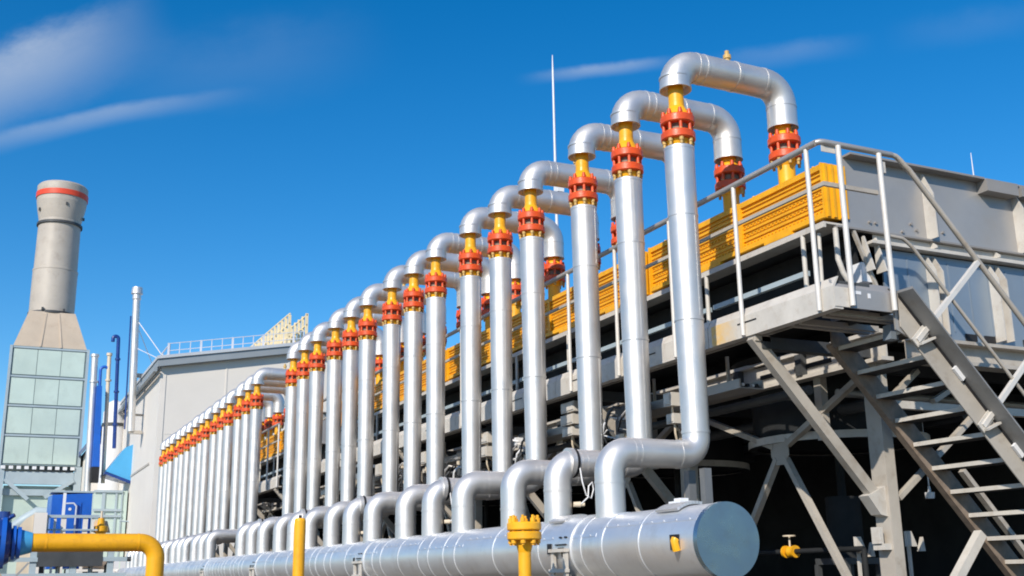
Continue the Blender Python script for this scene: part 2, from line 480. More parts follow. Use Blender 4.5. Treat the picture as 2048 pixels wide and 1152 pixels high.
    mb.m(M['rust_edge']).lathe((XN, 0, 5.98), (0, 0, 1), [(0, 0.105), (0.12, 0.105)], seg)
    mb.build('box_neck', M['yellow'], t)
    # flange pairs with their studs
    for x, zc in ((XR, 6.045), (XN, 6.045)):
        for lo, hi in ((zc - 0.132, zc - 0.042), (zc + 0.042, zc + 0.132)):
            mb = MB(); flange_disc(mb, x, lo, hi, 0.178, seg)
            fl = mb.build('flange', M['red'], t)
            if lo < zc - 0.1:
                low = fl
        nb = 8
        allb = MB()
        for k in range(nb):
            a = 2 * PI * (k + 0.5) / nb
            px, py = x + 0.146 * math.cos(a), 0.146 * math.sin(a)
            b = MB() if detail else allb
            b.m(M['stud']).rod((px, py, zc - 0.205), (px, py, zc - 0.03), 0.017, 8 if detail else 5); b.m(M['red']).rod((px, py, zc - 0.03), (px, py, zc + 0.19), 0.018, 8 if detail else 5)
            for z_ in (zc - 0.166, zc + 0.134):
                b.m(M['stud'] if z_ < zc else M['red']).rod((px, py, z_), (px, py, z_ + 0.032), 0.025, 6)
            if detail:
                b.build('stud_bolt', None, low)
        if not detail:
            allb.build('stud_bolts', None, low)
        else:
            allb.bm.free()
    return t

def riser_label(i, sec):
    if sec == 0:
        names = ['nearest silver riser pipe, tallest in view, looping over beside the platform corner',
                 ]
        if i == 0: return names[0]
        if i == 14: return 'last silver riser pipe of the near row, just before the gap'
        return ORD[i] + ' silver riser pipe with red flanges, counted from the staircase corner'
    if i == 0: return 'first thin silver riser pipe of the far row, just after the gap'
    if i == 14: return 'farthest silver riser pipe, standing against the corner of the beige hall'
    return ORD[i] + ' thin silver riser pipe of the far row, counted from the gap'

GR = ['silver riser pipes of the near row', 'silver riser pipes of the far row']
for sec, ys in enumerate((YS1, YS2)):
    protos = {}
    for i, y in enumerate(ys):
        kd = i % 3
        if kd not in protos:
            protos[kd] = make_riser(kd, sec == 0); o = protos[kd]
        else:
            o = copy_tree(protos[kd])
        o.location = (XR, y, 0)
        o.rotation_euler = (random.uniform(-0.0025, 0.0025), random.uniform(-0.0025, 0.0025), random.uniform(-0.02, 0.02))
        tag(o, riser_label(i, sec), 'pipe', GR[sec])

# ------------------------------------------------------------------ header (the big manifold)
ZH, RH = 1.845, 0.285
XC_H = 5.17
t = thing('header_pipe', 'big silver insulated header pipe lying along the foot of the risers', 'pipe', (XC_H, 7.06, ZH))
Y0H, Y1H = 7.06, 46.0
def on_h(y, ang, r):
    return Vector((XC_H - r * math.cos(ang), y, ZH + r * math.sin(ang)))
mb = MB()
mb.tube([(XC_H, Y0H + 0.02, ZH)] + [(XC_H, Y0H + 0.02 + k * 1.5, ZH) for k in range(1, 26)] + [(XC_H, Y1H, ZH)], RH, 64)
shell = mb.build('shell', M['alu_big'], t)
mb = MB()
mb.lathe((XC_H, Y0H, ZH), (0, 1, 0), [(0, 0.0), (0, RH - 0.012), (0.0, RH + 0.004), (0.05, RH + 0.006), (0.05, RH)], 64)
mb.build('end_cap', M['alu_cap'], t)
yb = [7.92, 8.52, 8.9]
k = 9.75
while k < 45:
    yb += [k, k + 0.34] if random.random() < 0.5 else [k]
    k += 0.62 + random.random() * 0.5
for y in yb:
    mb = MB(); ring_on(mb, (XC_H, y, ZH), (0, 1, 0), RH, 0.045, 64, 0.006)
    mb.build('seam_band', M['alu_big'], t)
mb = MB()
for i_ in range(26):
    y_ = Y0H + 0.06 + 1.5 * i_
    a_ = 0.35 if i_ % 2 else 0.62
    p_ = on_h(y_, a_, RH + 0.001); q_ = on_h(y_ + 1.46, a_, RH + 0.001)
    mb.bar(p_, q_, 0.004, 0.03, (math.sin(a_), 0, math.cos(a_)))
    for k_ in range(8):
        c_ = on_h(y_ + 0.1 + 0.18 * k_, a_, RH + 0.002); d_ = on_h(y_ + 0.1 + 0.18 * k_, a_, RH + 0.010)
        mb.rod(c_, d_, 0.008, 5)
mb.build('lap_seam', M['alu_big'], t)
# the square inspection opening with its yellow lug
def on_header(y, ang, r):
    return Vector((XC_H - r * math.cos(ang), y, ZH + r * math.sin(ang)))
mb = MB()
for (da, db) in ((0.06, -0.10),):
    a0, a1, ya, yz = -0.22, 0.18, 7.30, 7.43
    pts = []
    for r in (RH + 0.002, RH + 0.009):
        for y in (ya, yz):
            for a in (a0, a1):
                pts.append(on_header(y, a, r))
    mb.hexa([pts[0], pts[2], pts[3], pts[1], pts[4], pts[6], pts[7], pts[5]])
mb.build('inspection_opening', M['black'], t)
mb = MB()
mb.tube([on_header(7.325, -0.24, RH + 0.02), on_header(7.325, 0.0, RH + 0.03), on_header(7.325, 0.06, RH + 0.02)], 0.032, 12)
mb.build('lug', M['yellow'], t)

# saddle supports under the header
def saddle(y, label):
    s = thing('saddle_support', label, 'pipe support', (XC_H, y, 0), 'saddle supports clamped round the header pipe')
    mb = MB()
    mb.lathe((XC_H, y - 0.16, ZH), (0, 1, 0), [(0, RH - 0.01), (0, RH + 0.016), (0.32, RH + 0.016), (0.32, RH - 0.01)], 64)
    cl = mb.build('clamp', M['alu_big'], s)
    for (ya, yz, a0, a1, r0, r1) in ((y + 0.22, y + 0.30, -0.16, 0.16, RH + 0.002, RH + 0.012), (y - 0.11, y + 0.10, 0.085, 0.12, RH + 0.018, RH + 0.032), (y - 0.06, y - 0.02, -0.25, 0.02, RH + 0.018, RH + 0.032),
                                     (y + 0.0, y + 0.04, -0.1, 0.02, RH + 0.018, RH + 0.032), (y - 0.10, y - 0.06, 0.30, 0.34, RH + 0.018, RH + 0.032), (y + 0.0, y + 0.04, 0.30, 0.34, RH + 0.018, RH + 0.032)):
        p = [on_header(yy, a, rr) for rr in (r0, r1) for yy in (ya, yz) for a in (a0, a1)]
        mb = MB(); mb.hexa([p[0], p[2], p[3], p[1], p[4], p[6], p[7], p[5]])
        mb.build('slot', M['black'], cl)
    mb = MB()
    for yy in (y - 0.12, y + 0.12):
        mb.bar((XC_H - RH - 0.035, yy, ZH - 0.02), (XC_H - RH - 0.035, yy, 0.0), 0.05, 0.03, (1, 0, 0))
    mb.bar((XC_H - RH - 0.045, y - 0.16, ZH - 0.02), (XC_H - RH - 0.045, y + 0.16, ZH - 0.02), 0.05, 0.03)
    mb.bar((XC_H - RH - 0.045, y - 0.16, ZH - 0.20), (XC_H - RH - 0.045, y + 0.16, ZH - 0.20), 0.05, 0.03)
    mb.build('bracket', M['steel_light'], s)
    mb = MB()
    mb.box(XC_H - 0.30, XC_H + 0.30, y - 0.14, y + 0.14, 0.3, ZH - RH + 0.03)
    mb.box(XC_H - 0.42, XC_H + 0.42, y - 0.28, y + 0.28, 0.0, 0.3)
    mb.build('pedestal', M['concrete'], s)
saddle(9.22, 'grey clamp saddle round the header just behind the yellow flanged post')
saddle(15.3, 'grey clamp saddle round the header midway between both yellow posts')
saddle(22.0, 'small grey clamp saddle on the header, left of the thin yellow post')
saddle(27.3, 'farthest grey clamp saddle on the header, beside the row gap')
# white cable clips and stands behind the header top
c = MB()
c.box(5.33, 5.47, 7.92, 8.10, 2.10, 2.20); c.box(5.36, 5.44, 7.96, 8.06, 2.2, 2.225); c.rod((5.34, 7.98, 2.1), (5.34, 8.05, 2.05), 0.01, 6)
tag(c.build('cable_box', M['white'], None, (5.40, 8.0, 2.1)), 'small white cable box on top of the header below the nearest pipe bend', 'junction box')
s = thing('pipe_stand', 'twin legged grey stand carrying the bottom bend of the nearest riser', 'pipe support', (XR, 8.82, 0))
for dy, nm in ((-0.14, 'leg'), (0.12, 'leg')):
    mb = MB(); mb.bar((XR - 0.02, 8.82 + dy, 0.0), (XR - 0.02, 8.82 + dy, 2.56), 0.08, 0.08); mb.build(nm, M['frame_dark'], s)
for dy in (-0.14, 0.12):
    mb = MB(); mb.box(XR - 0.09, XR + 0.05, 8.82 + dy - 0.07, 8.82 + dy + 0.07, 1.5, 2.12); mb.build('sleeve', M['steel_light'], s)
for y, lab in ((7.62, 'curved silver patch plate on the header top, nearest the end cap'), (9.52, 'curved silver patch plate on the header below the black-ringed bend')):
    p = MB()
    for k in range(8):
        a0, a1 = 0.95 + k * 0.10, 1.06 + k * 0.10
        q = [on_header(yy, a, rr) for rr in (RH + 0.012, RH + 0.035) for yy in (y - 0.16, y + 0.16) for a in (a0, a1)]
        p.hexa([q[0], q[2], q[3], q[1], q[4], q[6], q[7], q[5]])
    tag(p.build('patch_plate', M['alu'], None, on_header(y, 1.3, RH + 0.02)), lab, 'metal plate', 'patch plates on the header')

# ------------------------------------------------------------------ yellow header boxes of the air coolers
def make_box(first):
    t = thing('header_box', 'x', 'heat exchanger box', (XB, 0, 5.05))
    t['_o'] = [XB, 0.0, 5.05]
    L_ = 3.24
    mb = MB()
    mb.box(XB + 0.03, XB + 0.27, 0, L_, 5.08, 5.62)
    mb.build('body', M['yellow'], t)
    for z0, z1, out in ((5.575, 5.635, 0.0), (5.475, 5.50, 0.012), (5.375, 5.40, 0.012), (5.275, 5.30, 0.012), (5.175, 5.20, 0.012), (5.06, 5.115, -0.012), (5.45, 5.456, 0.02), (5.42, 5.426, 0.02), (5.35, 5.356, 0.02), (5.32, 5.326, 0.02), (5.25, 5.256, 0.02), (5.222, 5.228, 0.02), (5.53, 5.545, 0.012)):
        mb = MB(); mb.box(XB + out, XB + 0.03, 0.0, L_, z0, z1)
        mb.build('rib', M['yellow'], t)
    mb = MB()
    for zc in (5.437, 5.337, 5.237, 5.147):
        for k in range(52):
            y = 0.08 + k * (L_ - 0.16) / 51
            mb.rod((XB + 0.032, y, zc), (XB + 0.014, y, zc), 0.012, 6)
    pl = mb.build('plug_rows', M['yellow'], t)
    pl['kind'] = 'stuff'
    for y in (1.35, 2.62):
        mb = MB(); mb.box(XB - 0.006, XB + 0.03, y, y + 0.07, 5.12, 5.57)
        mb.build('stiffener', M['yellow'], t)
    mb = MB(); mb.box(XB - 0.02, XB + 0.285, L_, L_ + 0.02, 5.05, 5.64); mb.build('end_plate', M['yellow'], t)
    mb = MB(); mb.box(XB - 0.02, XB + 0.285, -0.02, 0.0, 5.05, 5.64)
    for x in (XB + 0.02, XB + 0.105, XB + 0.19, XB + 0.262):
        mb.box(x - 0.014, x + 0.014, -0.045, -0.02, 5.06, 5.63)
    mb.build('end_plate', M['yellow'], t)
    mb = MB()
    for y0, y1 in ((0.25, 1.15), (1.6, 2.9)):
        mb.box(XB + 0.035, XB + 0.20, y0, y1, 5.635, 5.655)
    for y in (0.2, 0.28, 1.2, 1.5, 3.0):
        mb.rod((XB + 0.08, y, 5.6), (XB + 0.08, y, 5.68), 0.018, 6)
    mb.build('top_strip', M['yellow'], t)
    for y0, y1 in ((0.5, 0.95), (1.75, 2.3)):
        mb = MB(); mb.box(XB - 0.03, XB + 0.1, y0, y1, 5.02, 5.055)
        mb.build('foot', M['yellow'], t)
    return t
proto = make_box(True)
n = 0
BL = ['nearest yellow tube header box, its ribbed end facing the staircase', 'second yellow header box from the staircase, behind the second and third tall risers', 'third yellow header box from the staircase corner', 'fourth yellow header box from the staircase corner', 'fifth yellow header box from the staircase, last of the near cooler']
BL2 = ['first yellow header box of the far cooler, seen through the gap between pipe rows', 'second yellow header box of the far cooler, behind thin risers', 'third yellow header box of the far cooler, behind thin risers', 'fourth yellow header box of the far cooler, behind thin risers', 'last yellow header box of the far cooler, next to the hall']
for si, (y0, lab) in enumerate(((8.17, BL), (27.55, BL2))):
    for k in range(5):
        o = proto if n == 0 else copy_tree(proto)
        n += 1
        o.location = (XB, y0 + TRIO * k, 5.05)
        tag(o, lab[k], 'heat exchanger box', 'yellow header boxes along the coolers')

# ------------------------------------------------------------------ air cooler frames
def cooler(y0, y1, label, near):
    """y0 front face; the girder face looks towards -Y"""
    XW0, XW1 = 7.70, 17.0
    t = thing('air_cooler', label, 'industrial cooler', (XW0, y0, 0))
    def P(name, m, fn, par=None):
        mb = MB(); fn(mb); return mb.build(name, m, par or t)
    # tube bundle block and plenum
    P('tube_bundle', M['dark_steel'], lambda b: b.box(XW0 + 0.02, XW1, y0 + 0.03, y1, 5.0, 5.60))
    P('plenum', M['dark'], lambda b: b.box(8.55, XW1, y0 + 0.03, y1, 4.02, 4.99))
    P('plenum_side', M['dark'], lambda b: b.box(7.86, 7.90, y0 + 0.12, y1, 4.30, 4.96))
    # end girder, with lip, seams, stiffeners
    gd = P('end_girder', M['zinc'], lambda b: b.box(XW0, XW1, y0, y0 + 0.02, 4.965, 5.735))
    P('girder_lip', M['gutter'], lambda b: (b.box(XW0, 9.60, y0 - 0.12, y0 + 0.02, 5.735, 5.757), b.box(10.12, XW1, y0 - 0.10, y0 + 0.02, 5.735, 5.755)), gd)
    P('bottom_lip', M['gutter'], lambda b: b.box(XW0 - 0.2, XW1, y0 - 0.06, y0 - 0.001, 4.945, 4.965), gd)
    P('gutter_box', M['gutter'], lambda b: b.box(9.60, 10.08, y0 - 0.14, y0 - 0.001, 5.60, 5.74), gd)
    P('gutter_box', M['gutter'], lambda b: b.box(10.16, 11.6, y0 - 0.12, y0 - 0.001, 5.615, 5.742), gd)
    def fin(b, x, zb, zt, d, top, wd=0.014):
        b.prism([(y0 - 0.001, zb), (y0 - d, zb), (y0 - d, zt - top), (y0 - 0.03, zt), (y0 - 0.001, zt)], 'x', x - wd / 2, x + wd / 2)
    for x in (8.77, 10.12, 11.5, 12.9):
        P('stiffener', M['steel_light'], lambda b: fin(b, x, 4.966, 5.70, 0.15, 0.25), gd)
    for k in range(int((12.0 - 7.9) / 0.9)):
        pass
    P('bolt', M['gutter'], lambda b: [b.rod((x, y0 - 0.02, z), (x, y0 + 0.001, z), 0.016, 8) for x, z in ((7.98, 5.07), (8.06, 5.07), (8.42, 5.02), (8.55, 5.12), (8.62, 5.06), (9.0, 5.08))], gd)
    # lower ledge and panels
    lp = P('lower_panel', M['zinc_panel'], lambda b: b.box(8.10, XW1, y0, y0 + 0.02, 3.90, 4.80))
    P('ledge', M['steel_light'], lambda b: (b.box(7.9, XW1, y0 - 0.10, y0 + 0.02, 4.815, 4.845), b.box(8.0, XW1, y0 - 0.004, y0 - 0.001, 4.86, 4.94)), lp)
    for x in (8.70, 8.80, 9.60, 9.72, 10.52, 10.64, 11.44, 11.56):
        P('stiffener', M['steel_light'], lambda b: fin(b, x, 3.93, 4.78, 0.13, 0.18), lp)
        P('stiffener', M['steel_light'], lambda b: fin(b, x, 4.868, 4.942, 0.09, 0.05), lp) if x in (9.72, 8.80) else None
    for x in (7.86, 8.02):
        P('gusset', M['steel_light'], lambda b: b.prism([(y0 - 0.001, 4.52), (y0 - 0.14, 4.52), (y0 - 0.03, 4.9), (y0 - 0.001, 4.9)], 'x', x - 0.01, x + 0.01), lp)
    for q in range(14):
        x = 8.15 + 0.285 * q
        P('panel_rib', M['zinc_panel'], lambda b: b.box(x, x + 0.02, y0 - 0.006, y0 - 0.001, 4.0, 4.74), lp)
    for x in (8.6, 9.15, 9.42, 10.0, 10.35):
        P('slot', M['black'], lambda b: b.box(x, x + 0.16, y0 - 0.012, y0 - 0.001, 3.915, 3.99), lp)
    # lower I beam along the end
    P('end_beam', M['steel'], lambda b: (b.box(8.3, XW1, y0 - 0.10, y0 + 0.10, 3.85, 3.885), b.box(8.3, XW1, y0 + 0.0, y0 + 0.016, 3.67, 3.85), b.box(8.3, XW1, y0 - 0.10, y0 + 0.10, 3.63, 3.67)))
    # side edge beam carrying the yellow boxes, posts and bent pipe
    P('edge_beam', M['steel_light'], lambda b: (b.box(XB - 0.03, XB + 0.0, y0 + 0.02, y1, 4.955, 5.015), b.box(XB, XB + 0.28, y0 + 0.02, y1, 4.995, 5.015)))
    P('sill_bar', M['frame_blue_grey'], lambda b: [b.box(XB - 0.02, XB + 0.03, a, min(a + 1.62, y1), 4.53, 4.585) for a in [y0 + 0.35 + 1.71 * k for k in range(10)]])
    P('side_tray', M['seam_grey'], lambda b: b.box(7.13, 7.30, y0 + 0.05, y1, 4.15, 4.29))
    k = 0
    y = y0 + 0.37
    while y < y1 - 0.3:
        P('post', M['steel_light'], lambda b: b.rod((XB - 0.01, y, 4.2), (XB - 0.01, y, 4.96), 0.026, 8))
        y += TRIO / 2
    if near:
        P('drain_pipe', M['steel_light'], lambda b: b.tube([(7.50, y0 - 0.02, 4.94), (7.50, y0 - 0.02, 4.62), (7.54, y0 - 0.03, 4.48), (7.66, y0 - 0.05, 4.28), (7.70, y0 - 0.06, 4.20)], 0.028, 10))
        P('drain_pipe', M['steel_light'], lambda b: b.tube([(7.46, y0 + 0.18, 4.94), (7.46, y0 + 0.2, 4.3)], 0.02, 10))
        P('strut', M['steel'], lambda b: b.bar((7.72, y0 - 0.03, 4.94), (8.02, y0 - 0.03, 4.22), 0.04, 0.03))
        P('valve_block', M['white'], lambda b: b.box(7.80, 7.93, y0 - 0.02, y0 + 0.12, 4.42, 4.62))
        P('valve_tray', M['white'], lambda b: b.box(7.78, 8.02, y0 - 0.05, y0 + 0.12, 4.18, 4.26))
    # columns, side beam, cross braces
    cy_ = [y0 + 0.37 + TRIO * k for k in range(int((y1 - y0) / TRIO) + 1)]
    for x in (8.13, 15.8):
        for y in cy_:
            P('column', M['steel'], lambda b: (b.box(x, x + 0.13, y - 0.105, y + 0.105, 0.0, 3.66), b.box(x - 0.04, x + 0.17, y - 0.16, y + 0.16, 0.0, 0.05)))
            if x < 9:
                P('bracket', M['steel_light'], lambda b: (b.prism([(7.90, 2.32), (8.129, 2.42), (8.129, 2.12), (8.04, 2.14)], 'y', y - 0.07, y + 0.07), b.box(8.04, 8.129, y - 0.08, y + 0.08, 1.80, 1.86), b.box(8.02, 8.06, y - 0.05, y + 0.07, 1.86, 2.02)))
    def side_beam(b):
        b.box(8.06, 8.22, y0 + 0.1, y1, 3.94, 3.98); b.box(8.125, 8.145, y0 + 0.1, y1, 3.70, 3.94); b.box(8.06, 8.22, y0 + 0.1, y1, 3.66, 3.70)
    sb = P('side_beam', M['steel_light'], side_beam)
    for q in range(int((y1 - y0) / 0.86)):
        P('slot', M['black'], lambda b: b.box(8.110, 8.124, y0 + 0.9 + 0.86 * q, y0 + 0.9 + 0.86 * q + (0.35 if q % 3 else 0.6), 3.78, 3.83), sb)
    for q in range(int((y1 - y0) / 1.14)):
        P('cleat', M['dark_steel'], lambda b: b.box(8.04, 8.124, y0 + 1.3 + 1.14 * q, y0 + 1.4 + 1.14 * q, 3.701, 3.939), sb)
    for i in range(len(cy_) - 1):
        ya, yz = cy_[i] + 0.11, cy_[i + 1] - 0.11
        ym, zm = (ya + yz) / 2 - 0.16, 2.95
        def xb(b):
            b.prism([(ym - 0.15, zm - 0.07), (ym - 0.07, zm - 0.17), (ym + 0.07, zm - 0.17), (ym + 0.15, zm - 0.07), (ym + 0.15, zm + 0.10), (ym + 0.07, zm + 0.17), (ym - 0.07, zm + 0.17), (ym - 0.15, zm + 0.10)], 'x', 8.155, 8.17)
            for (yy, zz) in ((ya, 0.7), (yz, 0.7), (ya, 3.6), (yz, 3.6)):
                d = Vector((0, yy - ym, zz - zm)).normalized()
                p = Vector((8.185, ym, zm)) + d * 0.12
                b.bar(p, (8.185, yy, zz), 0.062, 0.075, (1, 0, 0))
        P('cross_brace', M['steel'], xb)
        P('hanger', M['steel'], lambda b: b.bar((8.2, ya + 0.72, 3.66), (8.2, ya + 0.72, 2.98), 0.11, 0.09, (1, 0, 0)))
    if near:
        for x in (10.5, 12.9):
            P('column', M['steel'], lambda b: b.box(x, x + 0.13, y0 + 0.27, y0 + 0.47, 0.0, 3.62))
        P('end_tie', M['steel_light'], lambda b: b.box(8.262, 10.499, y0 + 0.33, y0 + 0.41, 3.22, 3.30))
        for p_, q_ in (((8.28, 3.28), (8.72, 3.62)), ((9.5, 3.62), (8.9, 3.31)), ((9.55, 3.62), (10.48, 2.5)), ((8.28, 2.3), (9.5, 3.21)), ((10.48, 1.2), (9.2, 2.6))):
            P('diagonal', M['steel'], lambda b: b.bar((p_[0], y0 + 0.30, p_[1]), (q_[0], y0 + 0.30, q_[1]), 0.05, 0.07, (0, 1, 0)))
        for x, y, z in ((9.05, 9.9, 3.15), (9.5, 10.6, 2.9), (9.9, 9.6, 2.4)):
            P('lamp_fitting', M['white'], lambda b: (b.lathe((x, y, z), (0, 0, 1), [(0, 0.002), (0, 0.05), (0.07, 0.06), (0.07, 0.02), (0.14, 0.015), (0.14, 0.002)], 12), b.rod((x, y, z + 0.13), (x, y, 3.75), 0.008, 6)))
        for x, y in ((8.6, 9.0), (9.9, 8.9), (10.3, 9.3)):
            P('hung_pipe', M['dark_steel'], lambda b: b.rod((x, y, 3.35), (x, y + 12, 3.35), 0.07, 12))
        P('hung_pipe', M['zinc'], lambda b: b.rod((8.3, 9.2, 3.48), (13.0, 9.2, 3.48), 0.045, 12))
    # inner floor beams across
    yy = y0 + 0.9
    while yy < y1:
        P('cross_beam', M['dark_steel'], lambda b: b.box(8.2, 15.8, yy - 0.05, yy + 0.05, 3.70, 3.95))
        yy += TRIO / 2
    P('added_far_screen', M['dark'], lambda b: b.box(13.6, 13.66, y0 + 1.0, y1, 0.0, 4.0))  # added dark screen, blocks the bright horizon under the cooler
    P('added_end_screen', M['dark'], lambda b: b.box(9.3, 13.6, y1 - 0.06, y1, 0.0, 4.0))  # added dark screen, keeps daylight out at the far end
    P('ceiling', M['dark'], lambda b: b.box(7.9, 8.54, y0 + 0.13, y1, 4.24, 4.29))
    return t
cooler(YE, 25.4, 'near air cooler, long grey steel frame with dark fan deck behind the staircase', True)
cooler(27.53, 44.8, 'far air cooler, grey steel frame seen through the gap in the risers', False)

# fans under the coolers
def make_fan():
    t = thing('cooling_fan', 'x', 'fan', (9.16, 0, 3.0))
    t['_o'] = [9.16, 0.0, 3.0]
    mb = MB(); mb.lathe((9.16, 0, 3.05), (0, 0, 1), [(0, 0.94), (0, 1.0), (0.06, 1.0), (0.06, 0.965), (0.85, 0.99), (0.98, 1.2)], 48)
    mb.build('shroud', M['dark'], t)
    mb = MB(); mb.m(M['steel_light']); mb.lathe((9.16, 0, 3.03), (0, 0, 1), [(0, 1.04), (0.085, 1.04), (0.085, 1.002)], 48); mb.m(M['dark']); mb.lathe((9.16, 0, 3.03), (0, 0, 1), [(0, 1.04), (0, 0.94)], 48)  # light outer face, underside shade painted in as a dark face
    mb.build('rim', None, t)
    mb = MB(); mb.lathe((9.16, 0, 3.3), (0, 0, 1), [(0, 0.002), (0, 0.13), (0.16, 0.13), (0.2, 0.002)], 16)
    mb.build('hub', M['dark_steel'], t)
    for k in range(4):
        a = k * PI / 2 + 0.5
        mb = MB(); d = Vector((math.cos(a), math.sin(a), 0)); s_ = Vector((-math.sin(a), math.cos(a), 0.35)).normalized()
        c0 = Vector((9.16, 0, 3.38))
        q = []
        nrm = d.cross(s_).normalized() * 0.008
        for r, w_ in ((0.12, 0.10), (0.9, 0.16)):
            q.append((c0 + d * r - s_ * w_, c0 + d * r + s_ * w_))
        mb.hexa([q[0][0] - nrm, q[0][1] - nrm, q[1][1] - nrm, q[1][0] - nrm, q[0][0] + nrm, q[0][1] + nrm, q[1][1] + nrm, q[1][0] + nrm])
        mb.build('blade', M['dark_steel'], t)
    mb = MB(); mb.rod((9.16, 0, 1.75), (9.16, 0, 2.45), 0.20, 16); mb.rod((9.16, 0, 2.45), (9.16, 0, 3.3), 0.05, 10)
    mb.build('motor', M['dark'], t)
    mb = MB(); mb.box(8.9, 9.42, -0.26, 0.26, 1.68, 1.75)
    for dx in (-0.24, 0.24):
        for dy in (-0.24, 0.24):
            mb.bar((9.16 + dx, dy, 0), (9.16 + dx, dy, 1.68), 0.06, 0.06)
    mb.build('motor_stand', M['dark_steel'], t)
    return t
fp = make_fan()
for k in range(10):
    o = fp if k == 0 else copy_tree(fp)
    y = 10.23 + TRIO * k if k < 5 else 29.6 + TRIO * (k - 5)
    o.location = (9.16, y, 3.0)
    if k < 5:
        tag(o, ('nearest round fan ring under the cooler, its rim lit behind the brace' if k == 0 else ORD[k] + ' round cooling fan from the staircase, in the shade under the near cooler'), 'fan', 'cooling fans under the coolers')
    else:
        tag(o, ORD[k - 5] + ' cooling fan under the far cooler, counted from the gap', 'fan', 'cooling fans under the coolers')

